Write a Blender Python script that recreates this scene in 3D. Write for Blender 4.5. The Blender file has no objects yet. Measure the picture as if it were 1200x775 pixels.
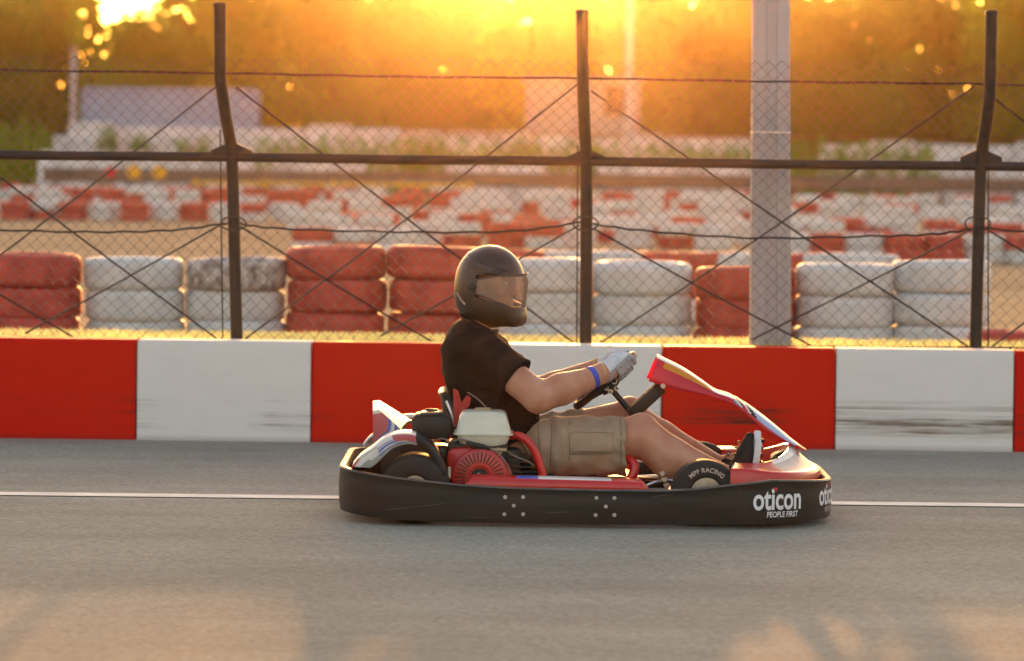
import bpy, bmesh, math, random
import numpy as np
from mathutils import Vector, Matrix
R = math.radians
SC = bpy.context.scene
COL = SC.collection
random.seed(7); rng = np.random.default_rng(11)

# ---------------------------------------------------------------- camera
FPX, PITCH, ROLL, CAMZ = 4350.0, R(2.65), R(0.62), 1.43
fwd = Vector((0, math.cos(PITCH), -math.sin(PITCH)))
r0 = Vector((1, 0, 0)); u0 = Vector((0, math.sin(PITCH), math.cos(PITCH)))
cr = r0*math.cos(ROLL) + u0*math.sin(ROLL)
cu = u0*math.cos(ROLL) - r0*math.sin(ROLL)
CAMP = Vector((0, 0, CAMZ))
cd = bpy.data.cameras.new('camera'); cam = bpy.data.objects.new('camera', cd); COL.objects.link(cam)
cam.matrix_world = Matrix(((cr.x, cu.x, -fwd.x, 0), (cr.y, cu.y, -fwd.y, 0), (cr.z, cu.z, -fwd.z, CAMZ), (0, 0, 0, 1)))
cd.sensor_width = 36; cd.lens = FPX/1200*36; cd.clip_start = .5; cd.clip_end = 3000
cd.dof.use_dof = True; cd.dof.focus_distance = 14.7; cd.dof.aperture_fstop = 3.3
SC.camera = cam

# ---------------------------------------------------------------- sky and sun
SUN_EL, SUN_AZ = R(4.25), R(0.5)       # azimuth measured from +Y towards +X
world = bpy.data.worlds.new('World'); SC.world = world; world.use_nodes = True
wn = world.node_tree
sky = wn.nodes.new('ShaderNodeTexSky'); sky.sky_type = 'NISHITA'; sky.sun_disc = False
sky.sun_elevation = SUN_EL; sky.sun_rotation = SUN_AZ
sky.air_density = 1.0; sky.dust_density = 3.0; sky.ozone_density = 0.8
tint = wn.nodes.new('ShaderNodeMix'); tint.data_type = 'RGBA'; tint.blend_type = 'MULTIPLY'; tint.inputs['Factor'].default_value = 1
tint.inputs['B'].default_value = (1.12, .95, .93, 1)      # evening air, slightly warm all over
wn.links.new(sky.outputs[0], tint.inputs['A']); wn.links.new(tint.outputs['Result'], wn.nodes['Background'].inputs[0])
wn.nodes['Background'].inputs[1].default_value = 0.15
sl = bpy.data.lights.new('sun', 'SUN'); sl.energy = 2.0; sl.angle = R(0.9); sl.color = (1, .45, .125)
so = bpy.data.objects.new('sun', sl); COL.objects.link(so)
sdir = Vector((math.sin(SUN_AZ)*math.cos(SUN_EL), math.cos(SUN_AZ)*math.cos(SUN_EL), math.sin(SUN_EL)))
so.rotation_euler = sdir.to_track_quat('Z', 'Y').to_euler()
SC.view_settings.view_transform = 'Standard'; SC.view_settings.look = 'None'
SC.view_settings.exposure = 2.3; SC.view_settings.gamma = 1
SC.cycles.use_denoising = True
SC.cycles.max_bounces = 8; SC.cycles.transparent_max_bounces = 16; SC.cycles.volume_bounces = 0
SC.cycles.sample_clamp_indirect = 4.0

def P(px, py, Y):
    """the point at depth Y seen at pixel (px, py) of the 1200x775 photograph"""
    d = fwd + cr*((px-600)/FPX) + cu*((387.5-py)/FPX)
    return CAMP + d*(Y/d.y)
def G(px, py, z=0.0):
    d = fwd + cr*((px-600)/FPX) + cu*((387.5-py)/FPX)
    return CAMP + d*((z-CAMZ)/d.z)

# ---------------------------------------------------------------- materials
def mat(name, col, rough=.6, spec=.3, metal=0, var=0, vscale=8, bump=0, bscale=60, coat=0, trans=0, stretch=(1, 1, 1), col2=None):
    m = bpy.data.materials.new(name); m.use_nodes = True
    nt = m.node_tree; b = nt.nodes['Principled BSDF']
    b.inputs['Base Color'].default_value = (*col, 1); b.inputs['Roughness'].default_value = rough
    b.inputs['Specular IOR Level'].default_value = spec; b.inputs['Metallic'].default_value = metal
    b.inputs['Coat Weight'].default_value = coat; b.inputs['Coat Roughness'].default_value = .15
    if var or bump or col2:
        tc = nt.nodes.new('ShaderNodeTexCoord'); mp = nt.nodes.new('ShaderNodeMapping')
        mp.inputs['Scale'].default_value = stretch
        oi = nt.nodes.new('ShaderNodeObjectInfo')
        va = nt.nodes.new('ShaderNodeVectorMath'); va.operation = 'ADD'
        ms = nt.nodes.new('ShaderNodeMath'); ms.operation = 'MULTIPLY'; ms.inputs[1].default_value = 37.0
        nt.links.new(oi.outputs['Random'], ms.inputs[0])
        nt.links.new(tc.outputs['Object'], va.inputs[0]); nt.links.new(ms.outputs[0], va.inputs[1])
        nt.links.new(va.outputs[0], mp.inputs[0])
    if var or col2:
        n = nt.nodes.new('ShaderNodeTexNoise'); n.inputs['Scale'].default_value = vscale; n.inputs['Detail'].default_value = 5
        nt.links.new(mp.outputs[0], n.inputs['Vector'])
        rp = nt.nodes.new('ShaderNodeValToRGB')
        rp.color_ramp.elements[0].position = .32; rp.color_ramp.elements[1].position = .68
        c2 = col2 or tuple(min(1, c*(1+var)) for c in col)
        c1 = tuple(c*(1-var) for c in col) if not col2 else col
        rp.color_ramp.elements[0].color = (*c1, 1); rp.color_ramp.elements[1].color = (*c2, 1)
        nt.links.new(n.outputs['Fac'], rp.inputs[0]); nt.links.new(rp.outputs[0], b.inputs['Base Color'])
    if bump:
        n2 = nt.nodes.new('ShaderNodeTexNoise'); n2.inputs['Scale'].default_value = bscale; n2.inputs['Detail'].default_value = 3
        nt.links.new(mp.outputs[0], n2.inputs['Vector'])
        bp = nt.nodes.new('ShaderNodeBump'); bp.inputs['Strength'].default_value = bump; bp.inputs['Distance'].default_value = .01
        nt.links.new(n2.outputs['Fac'], bp.inputs['Height']); nt.links.new(bp.outputs[0], b.inputs['Normal'])
    if trans:
        out = nt.nodes['Material Output']; t = nt.nodes.new('ShaderNodeBsdfTranslucent'); mx = nt.nodes.new('ShaderNodeMixShader')
        t.inputs[0].default_value = (*[min(.9, c*2.2) for c in col], 1); mx.inputs[0].default_value = trans
        nt.links.new(b.outputs[0], mx.inputs[1]); nt.links.new(t.outputs[0], mx.inputs[2]); nt.links.new(mx.outputs[0], out.inputs[0])
    return m

def scuffed(name, col, scuff, amount, heavy=False):
    """painted block: rubber scuffs in long streaks in a band near the foot, faint grime elsewhere"""
    m = mat(name, col, rough=.6, spec=.1, bump=.06, bscale=14)
    nt = m.node_tree; b = nt.nodes['Principled BSDF']; L = nt.links
    tc = nt.nodes.new('ShaderNodeTexCoord'); sp = nt.nodes.new('ShaderNodeSeparateXYZ'); L.new(tc.outputs['Object'], sp.inputs[0])
    oi = nt.nodes.new('ShaderNodeObjectInfo')
    ms = nt.nodes.new('ShaderNodeMath'); ms.operation = 'MULTIPLY'; ms.inputs[1].default_value = 61.0; L.new(oi.outputs['Random'], ms.inputs[0])
    va = nt.nodes.new('ShaderNodeVectorMath'); va.operation = 'ADD'; L.new(tc.outputs['Object'], va.inputs[0]); L.new(ms.outputs[0], va.inputs[1])
    def noise(scale, sc, det=5):
        mp = nt.nodes.new('ShaderNodeMapping'); mp.inputs['Scale'].default_value = sc; L.new(va.outputs[0], mp.inputs[0])
        n = nt.nodes.new('ShaderNodeTexNoise'); n.inputs['Scale'].default_value = scale; n.inputs['Detail'].default_value = det
        n.inputs['Roughness'].default_value = .65; L.new(mp.outputs[0], n.inputs['Vector']); return n.outputs['Fac']
    def ramp(v, a, bb, lo=0, hi=1):
        r = nt.nodes.new('ShaderNodeMapRange'); r.inputs[1].default_value = a; r.inputs[2].default_value = bb
        r.inputs[3].default_value = lo; r.inputs[4].default_value = hi; L.new(v, r.inputs[0]); return r.outputs[0]
    def mul(a, c):
        n = nt.nodes.new('ShaderNodeMath'); n.operation = 'MULTIPLY'
        L.new(a, n.inputs[0]); (L.new(c, n.inputs[1]) if not isinstance(c, float) else setattr(n.inputs[1], 'default_value', c)); return n.outputs[0]
    z = sp.outputs['Z']
    band = mul(ramp(z, .05, .085), ramp(z, .26, .19))
    streak = ramp(noise(3.0, (.13, .5, 13), 8), *((.40, .66) if heavy else (.46, .70)))
    patch = ramp(noise(1.7, (1, 1, .5), 3), *((.20, .45) if heavy else (.40, .60)))
    fine = ramp(noise(26, (.10, 1, 3.2), 8), .34, .66)
    f = mul(mul(mul(band, streak), mul(patch, fine)), amount)
    grime = mul(ramp(noise(5, (1, 1, 2)), .45, .8), .22)
    foot = mul(ramp(z, .035, .0), .5)
    ad = nt.nodes.new('ShaderNodeMath'); ad.operation = 'MAXIMUM'; L.new(f, ad.inputs[0]); L.new(foot, ad.inputs[1])
    mx = nt.nodes.new('ShaderNodeMix'); mx.data_type = 'RGBA'; mx.inputs['A'].default_value = (*col, 1)
    mx.inputs['B'].default_value = (*[c*.72 for c in col], 1); L.new(grime, mx.inputs['Factor'])
    m2 = nt.nodes.new('ShaderNodeMix'); m2.data_type = 'RGBA'; L.new(mx.outputs['Result'], m2.inputs['A'])
    m2.inputs['B'].default_value = (*scuff, 1); L.new(ad.outputs[0], m2.inputs['Factor'])
    L.new(m2.outputs['Result'], b.inputs['Base Color'])
    return m

M = {}
M['block_red'] = scuffed('red block paint', (.60, .011, .003), (.10, .02, .014), 2.0)
M['block_heavy'] = scuffed('scuffed white block paint', (.74, .69, .645), (.20, .14, .095), 1.9, heavy=True)
M['block_white'] = scuffed('white block paint', (.74, .69, .645), (.13, .10, .08), 1.7)
M['tyre_red'] = mat('red tyre paint', (.50, .078, .055), .62, .25, var=.25, vscale=7, bump=.25, bscale=30)
M['tyre_white'] = mat('white tyre paint', (.62, .62, .60), .6, .25, var=.12, vscale=7, bump=.25, bscale=30)
M['tyre_worn'] = mat('worn white tyre paint', (.16, .12, .10), .7, .2, col2=(.62, .60, .57), vscale=16, bump=.3, bscale=30)
M['fence'] = mat('dark fence paint', (.030, .023, .019), .5, .35, var=.25, vscale=20, bump=.1)
M['wire'] = mat('galvanised wire', (.16, .13, .11), .30, .5, metal=.75)
M['strand'] = mat('dark tension wire', (.05, .04, .035), .5, .4, metal=.3)
M['concrete'] = mat('pale concrete', (.42, .42, .435), .8, .2, var=.12, vscale=6, bump=.2, bscale=40, stretch=(1, 1, .3))
M['white'] = mat('white paint', (.58, .59, .60), .7, .2, var=.3, vscale=2)
M['grey_white'] = mat('pale blue grey sheet', (.23, .33, .48), .45, .4, var=.08, vscale=1.5)
M['building'] = mat('pale pink render', (.46, .36, .33), .8, .2, var=.1, vscale=1)
M['glass_dark'] = mat('dark window glass', (.05, .05, .055), .12, .5)
M['rail'] = mat('weathered guard rail', (.13, .105, .085), .5, .4, var=.2, vscale=3)
M['sign_yellow'] = mat('yellow board', (.75, .38, .02), .5, .3)
M['sign_red'] = mat('red board', (.6, .03, .02), .5, .3)
M['sign_orange'] = mat('yellow band', (.7, .42, .05), .5, .3)
M['bark'] = mat('bark', (.11, .08, .055), .9, .1, var=.3, vscale=4, bump=.5, bscale=12)
M['leaf_a'] = mat('olive leaves', (.078, .150, .018), .6, .25, trans=.6, var=.6, vscale=.7)
M['leaf_b'] = mat('deep green leaves', (.058, .118, .015), .6, .25, trans=.6, var=.5, vscale=.7)
M['leaf_c'] = mat('yellow green leaves', (.115, .20, .02), .6, .25, trans=.6, var=.6, vscale=.7)
M['hedge'] = mat('hedge leaves', (.075, .175, .02), .6, .25, trans=.5, var=.35, vscale=1.2)
M['dry'] = mat('dry grass', (.44, .43, .20), .8, .1, trans=.6, var=.2, vscale=3)
M['black'] = mat('black bumper plastic', (.013, .011, .010), .45, .30, col2=(.034, .027, .022), vscale=7, bump=.12, bscale=22, stretch=(.25, 1, 2.2))
M['blackpart'] = mat('black plastic', (.018, .016, .015), .5, .4, var=.3, vscale=20, bump=.05)
M['rim_edge'] = mat('bumper edge wear and highlight', (.10, .085, .075), .45, .5, var=.3, vscale=14)
M['metal_dark'] = mat('blackened steel', (.03, .026, .024), .4, .5, metal=.4)
M['steel'] = mat('bare steel', (.55, .53, .50), .32, .5, metal=1, var=.15, vscale=30)
M['alloy'] = mat('dull alloy', (.085, .08, .076), .5, .4, metal=.2, var=.15, vscale=20)
M['rubber'] = mat('kart tyre rubber', (.042, .036, .033), .75, .25, var=.2, vscale=14, bump=.1, bscale=40)
M['red'] = mat('red plastic', (.58, .018, .014), .32, .5, var=.12, vscale=10, coat=.3)
M['engine_red'] = mat('engine red', (.46, .016, .012), .38, .5, var=.2, vscale=14, coat=.2)
M['pink'] = mat('pinkish red plastic', (.74, .05, .085), .32, .5, var=.1, vscale=9, coat=.3, trans=.5)
M['rosy'] = mat('faded rose sticker', (.66, .16, .17), .4, .4, var=.12, vscale=9, trans=.3)
M['orange'] = mat('orange sticker', (.85, .34, .03), .35, .5, trans=.3)
M['plastic_white'] = mat('white plastic', (.72, .69, .64), .35, .5, var=.1, vscale=12, coat=.2)
M['sticker_grey'] = mat('grey sticker', (.36, .37, .36), .4, .5, var=.12, vscale=12)
M['sticker_blue'] = mat('blue sticker', (.10, .13, .46), .4, .5)
M['sticker_sky'] = mat('pale blue sticker', (.42, .52, .74), .35, .5)
M['cream'] = mat('cream fuel tank', (.70, .66, .52), .3, .5, var=.1, vscale=10, coat=.3)
M['cap'] = mat('tan cap', (.42, .31, .18), .5, .4)
M['cable'] = mat('grey cable', (.22, .17, .14), .5, .4)
M['skin'] = mat('skin', (.50, .21, .125), .5, .35, col2=(.60, .305, .20), vscale=13, bump=.04, bscale=80)
_sb = M['skin'].node_tree.nodes['Principled BSDF']; _sb.inputs['Subsurface Weight'].default_value = .12
_sb.inputs['Subsurface Radius'].default_value = (.02, .008, .004)
M['shirt'] = mat('black cotton', (.018, .014, .012), .85, .1, var=.25, vscale=12, bump=.12, bscale=25)
M['shorts'] = mat('khaki cotton', (.39, .275, .185), .85, .15, var=.12, vscale=14, bump=.25, bscale=22)
M['seam'] = mat('khaki seam', (.22, .165, .115), .85, .15)
M['glove'] = mat('white knit glove', (.66, .65, .68), .85, .15, var=.1, vscale=40, bump=.2, bscale=160)
M['glove_grip'] = mat('grey dotted glove grip', (.24, .21, .215), .8, .2, col2=(.50, .46, .46), vscale=170, bump=.2, bscale=160)
M['glove_edge'] = mat('yellow glove hem', (.75, .55, .14), .8, .2)
M['band'] = mat('blue wristband', (.05, .10, .60), .45, .4)
M['helmet'] = mat('matt black helmet', (.042, .030, .023), .34, .45, var=.15, vscale=10, coat=.15)  # black warmed to brown, standing in for the flare veil over it
M['trim'] = mat('helmet rubber trim', (.10, .075, .06), .5, .4)
M['decal'] = mat('pale print', (.55, .47, .42), .5, .3)
M['print_white'] = mat('white print', (.80, .78, .80), .5, .3)
M['shoe'] = mat('black shoe fabric', (.020, .018, .018), .7, .3, var=.3, vscale=30, bump=.25, bscale=90)
M['sole'] = mat('white shoe sole', (.70, .69, .70), .5, .4)
M['sock'] = mat('beige sock', (.45, .34, .24), .85, .1)
M['hair'] = mat('dark hair', (.03, .02, .015), .6, .3)
vm = bpy.data.materials.new('clear visor'); vm.use_nodes = True
nt = vm.node_tree; nt.nodes.clear()
_o = nt.nodes.new('ShaderNodeOutputMaterial'); _m = nt.nodes.new('ShaderNodeMixShader'); _t = nt.nodes.new('ShaderNodeBsdfTransparent')
_g = nt.nodes.new('ShaderNodeBsdfGlossy'); _f = nt.nodes.new('ShaderNodeFresnel'); _f.inputs[0].default_value = 1.2
_t.inputs[0].default_value = (.93, .88, .82, 1); _g.inputs['Roughness'].default_value = .08
nt.links.new(_f.outputs[0], _m.inputs[0]); nt.links.new(_t.outputs[0], _m.inputs[1]); nt.links.new(_g.outputs[0], _m.inputs[2]); _d = nt.nodes.new('ShaderNodeBsdfDiffuse'); _d.inputs[0].default_value = (.6, .5, .42, 1); _m2 = nt.nodes.new('ShaderNodeMixShader'); _m2.inputs[0].default_value = .20
nt.links.new(_m.outputs[0], _m2.inputs[1]); nt.links.new(_d.outputs[0], _m2.inputs[2]); nt.links.new(_m2.outputs[0], _o.inputs[0])
M['visor'] = vm

def ground_mat(name, c1, c2, kind):
    m = bpy.data.materials.new(name); m.use_nodes = True; nt = m.node_tree; b = nt.nodes['Principled BSDF']; L = nt.links
    b.inputs['Roughness'].default_value = 1.0; b.inputs['Specular IOR Level'].default_value = .02
    tc = nt.nodes.new('ShaderNodeTexCoord')
    def noise(scale, sc, det=4, ro=.6):
        mp = nt.nodes.new('ShaderNodeMapping'); mp.inputs['Scale'].default_value = sc; L.new(tc.outputs['Object'], mp.inputs[0])
        n = nt.nodes.new('ShaderNodeTexNoise'); n.inputs['Scale'].default_value = scale; n.inputs['Detail'].default_value = det
        n.inputs['Roughness'].default_value = ro; L.new(mp.outputs[0], n.inputs['Vector']); return n.outputs['Fac']
    def rmp(v, a, bb, lo, hi):
        r = nt.nodes.new('ShaderNodeMapRange'); r.inputs[1].default_value = a; r.inputs[2].default_value = bb
        r.inputs[3].default_value = lo; r.inputs[4].default_value = hi; L.new(v, r.inputs[0]); return r.outputs[0]
    if kind == 'track':
        a = rmp(noise(70, (.6, 1, 1), 4, .8), .3, .7, .6, 1.4)
        c = rmp(noise(2.2, (.25, 1, 1), 6, .65), .3, .7, .90, 1.1)
        d = rmp(noise(.45, (1, 1, 1), 3), .3, .7, .88, 1.12)
        e = rmp(noise(260, (.6, 1, 1), 1), .66, .74, 1.0, 1.6)
        vals = [a, c, d, e]
    else:
        vals = [rmp(noise(.5, (1, 1, 1), 6, .65), .3, .7, .8, 1.2), rmp(noise(12, (1, 1, 1), 4), .3, .7, .85, 1.15)]
    v = vals[0]
    for w in vals[1:]:
        n = nt.nodes.new('ShaderNodeMath'); n.operation = 'MULTIPLY'; L.new(v, n.inputs[0]); L.new(w, n.inputs[1]); v = n.outputs[0]
    mix = nt.nodes.new('ShaderNodeMix'); mix.data_type = 'RGBA'; mix.inputs['A'].default_value = (*c1, 1); mix.inputs['B'].default_value = (*c2, 1)
    L.new(rmp(noise(.8, (.2, 1, 1), 5), .35, .65, 0, 1), mix.inputs['Factor'])
    vm_ = nt.nodes.new('ShaderNodeVectorMath'); vm_.operation = 'SCALE'; L.new(mix.outputs['Result'], vm_.inputs[0]); L.new(v, vm_.inputs['Scale'])
    L.new(vm_.outputs[0], b.inputs['Base Color'])
    bp = nt.nodes.new('ShaderNodeBump'); bp.inputs['Strength'].default_value = .35; bp.inputs['Distance'].default_value = .004
    L.new(noise(130, (.5, 1, 1), 3), bp.inputs['Height']); L.new(bp.outputs[0], b.inputs['Normal'])
    return m
M['asphalt'] = ground_mat('track asphalt', (.305, .285, .232), (.35, .328, .268), 'track')
M['sand'] = ground_mat('sandy ground', (.34, .25, .15), (.42, .32, .20), 'sand')

# ---------------------------------------------------------------- builders
def tag(o, label=None, cat=None, group=None, kind=None):
    if label: o['label'] = label
    if cat: o['category'] = cat
    if group: o['group'] = group
    if kind: o['kind'] = kind
    return o
def empty(name, loc, label, cat, group=None):
    o = bpy.data.objects.new(name, None); o.location = loc; o.empty_display_size = .1; COL.objects.link(o)
    return tag(o, label, cat, group)
def origin(o):
    v = Vector((0, 0, 0))
    while o is not None:
        v += o.location; o = o.parent
    return v

class MB:
    """collects shapes in world coordinates and links them as one mesh object"""
    def __init__(s): s.v = []; s.f = []; s.mi = []
    def add(s, v, f, mi=0):
        b = len(s.v); s.v += [tuple(p) for p in v]; s.f += [tuple(b+i for i in q) for q in f]
        s.mi += list(mi) if isinstance(mi, (list, tuple)) else [mi]*len(f); return s
    def box(s, c, size, rot=None, mi=0, bev=0, seg=2):
        bm = bmesh.new(); bmesh.ops.create_cube(bm, size=1)
        for v in bm.verts: v.co = Vector((v.co.x*size[0], v.co.y*size[1], v.co.z*size[2]))
        if bev: bmesh.ops.bevel(bm, geom=bm.edges[:], offset=bev, segments=seg, profile=.5, affect='EDGES')
        if rot is not None: bmesh.ops.transform(bm, matrix=rot.to_4x4(), verts=bm.verts)
        c = Vector(c); bm.verts.index_update()
        s.add([v.co+c for v in bm.verts], [[v.index for v in f.verts] for f in bm.faces], mi); bm.free(); return s
    def prism(s, poly, y0, y1, mi=0, bev=0):
        """poly: list of (x,z) in world; extruded from y0 to y1"""
        bm = bmesh.new(); n = len(poly)
        a = [bm.verts.new((x, y0, z)) for x, z in poly]; b = [bm.verts.new((x, y1, z)) for x, z in poly]
        bm.faces.new(a); bm.faces.new(b[::-1])
        for i in range(n): bm.faces.new((a[i], b[i], b[(i+1) % n], a[(i+1) % n]))
        bmesh.ops.recalc_face_normals(bm, faces=bm.faces)
        if bev: bmesh.ops.bevel(bm, geom=bm.edges[:], offset=bev, segments=2, profile=.5, affect='EDGES')
        bm.verts.index_update()
        s.add([v.co for v in bm.verts], [[v.index for v in f.verts] for f in bm.faces], mi); bm.free(); return s
    def tube(s, pts, r, n=8, closed=False, mi=0, cap=True):
        pts = [Vector(p) for p in pts]; m = len(pts)
        rs = r if isinstance(r, (list, tuple)) else [r]*m
        v = []; f = []; up = None
        for i, p in enumerate(pts):
            a = pts[(i-1) % m] if (closed or i > 0) else p
            b = pts[(i+1) % m] if (closed or i < m-1) else p
            t = (b-a).normalized()
            if up is None:
                up = Vector((0, 0, 1)) if abs(t.z) < .9 else Vector((1, 0, 0))
            sd = t.cross(up)
            if sd.length < 1e-4: sd = t.cross(Vector((.3, 1, .2)))
            sd.normalize(); up = sd.cross(t).normalized()
            for k in range(n):
                an = 2*math.pi*k/n
                v.append(p + sd*(rs[i]*math.cos(an)) + up*(rs[i]*math.sin(an)))
        for i in range(m if closed else m-1):
            j = (i+1) % m
            for k in range(n):
                f.append((i*n+k, i*n+(k+1) % n, j*n+(k+1) % n, j*n+k))
        if cap and not closed:
            f.append(tuple(range(n))[::-1]); f.append(tuple((m-1)*n+k for k in range(n)))
        return s.add(v, f, mi)
    def lathe(s, prof, c, axis, n=32, mi=0, closed=False):
        """prof: (along, radius); axis: unit vector"""
        ax = Vector(axis).normalized(); a = ax.orthogonal().normalized(); b = ax.cross(a); c = Vector(c); m = len(prof)
        v = [c + ax*h + (a*math.cos(2*math.pi*k/n) + b*math.sin(2*math.pi*k/n))*r for h, r in prof for k in range(n)]
        f = []
        for i in range(m if closed else m-1):
            j = (i+1) % m
            for k in range(n): f.append((i*n+k, j*n+k, j*n+(k+1) % n, i*n+(k+1) % n))
        if not closed:
            if prof[0][1] > 1e-5: f.append(tuple(range(n)))
            if prof[-1][1] > 1e-5: f.append(tuple((m-1)*n+k for k in range(n))[::-1])
        return s.add(v, f, mi)
    def grid(s, rows, mi=None, closed_u=False):
        nu = len(rows); nv = len(rows[0]); v = [p for r_ in rows for p in r_]; f = []; ms = []
        for i in range(nu if closed_u else nu-1):
            j = (i+1) % nu
            for k in range(nv-1):
                f.append((i*nv+k, j*nv+k, j*nv+k+1, i*nv+k+1)); ms.append(mi(i, k) if mi else 0)
        return s.add(v, f, ms)
    def build(s, name, mats, parent=None, smooth=True, loc=None, solid=0, angle=40):
        if not isinstance(mats, (list, tuple)): mats = [mats]
        o_ = origin(parent) if parent is not None else (Vector(loc) if loc is not None else Vector((0, 0, 0)))
        me = bpy.data.meshes.new(name)
        me.from_pydata([tuple(Vector(p)-o_) for p in s.v], [], s.f)
        for m in mats: me.materials.append(m)
        me.polygons.foreach_set('material_index', s.mi)
        bm = bmesh.new(); bm.from_mesh(me); bmesh.ops.recalc_face_normals(bm, faces=bm.faces); bm.to_mesh(me); bm.free()
        if smooth:
            me.polygons.foreach_set('use_smooth', [True]*len(me.polygons))
            me.set_sharp_from_angle(angle=R(angle))
        o = bpy.data.objects.new(name, me); COL.objects.link(o)
        if parent is not None: o.parent = parent
        else: o.location = o_
        if solid:
            md = o.modifiers.new('thickness', 'SOLIDIFY'); md.thickness = solid; md.offset = -1
        return o
def smooth_path(pts, n=6, closed=False):
    pts = [Vector(p) for p in pts]; out = []; m = len(pts)
    for i in range(m if closed else m-1):
        p0 = pts[(i-1) % m] if (closed or i > 0) else pts[0]*2-pts[1]
        p1 = pts[i]; p2 = pts[(i+1) % m]
        p3 = pts[(i+2) % m] if (closed or i+2 < m) else p2*2-p1
        for k in range(n):
            t = k/n
            out.append(.5*((2*p1)+(p2-p0)*t+(2*p0-5*p1+4*p2-p3)*t*t+(3*p1-p0-3*p2+p3)*t**3))
    if not closed: out.append(pts[-1])
    return out

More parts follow.
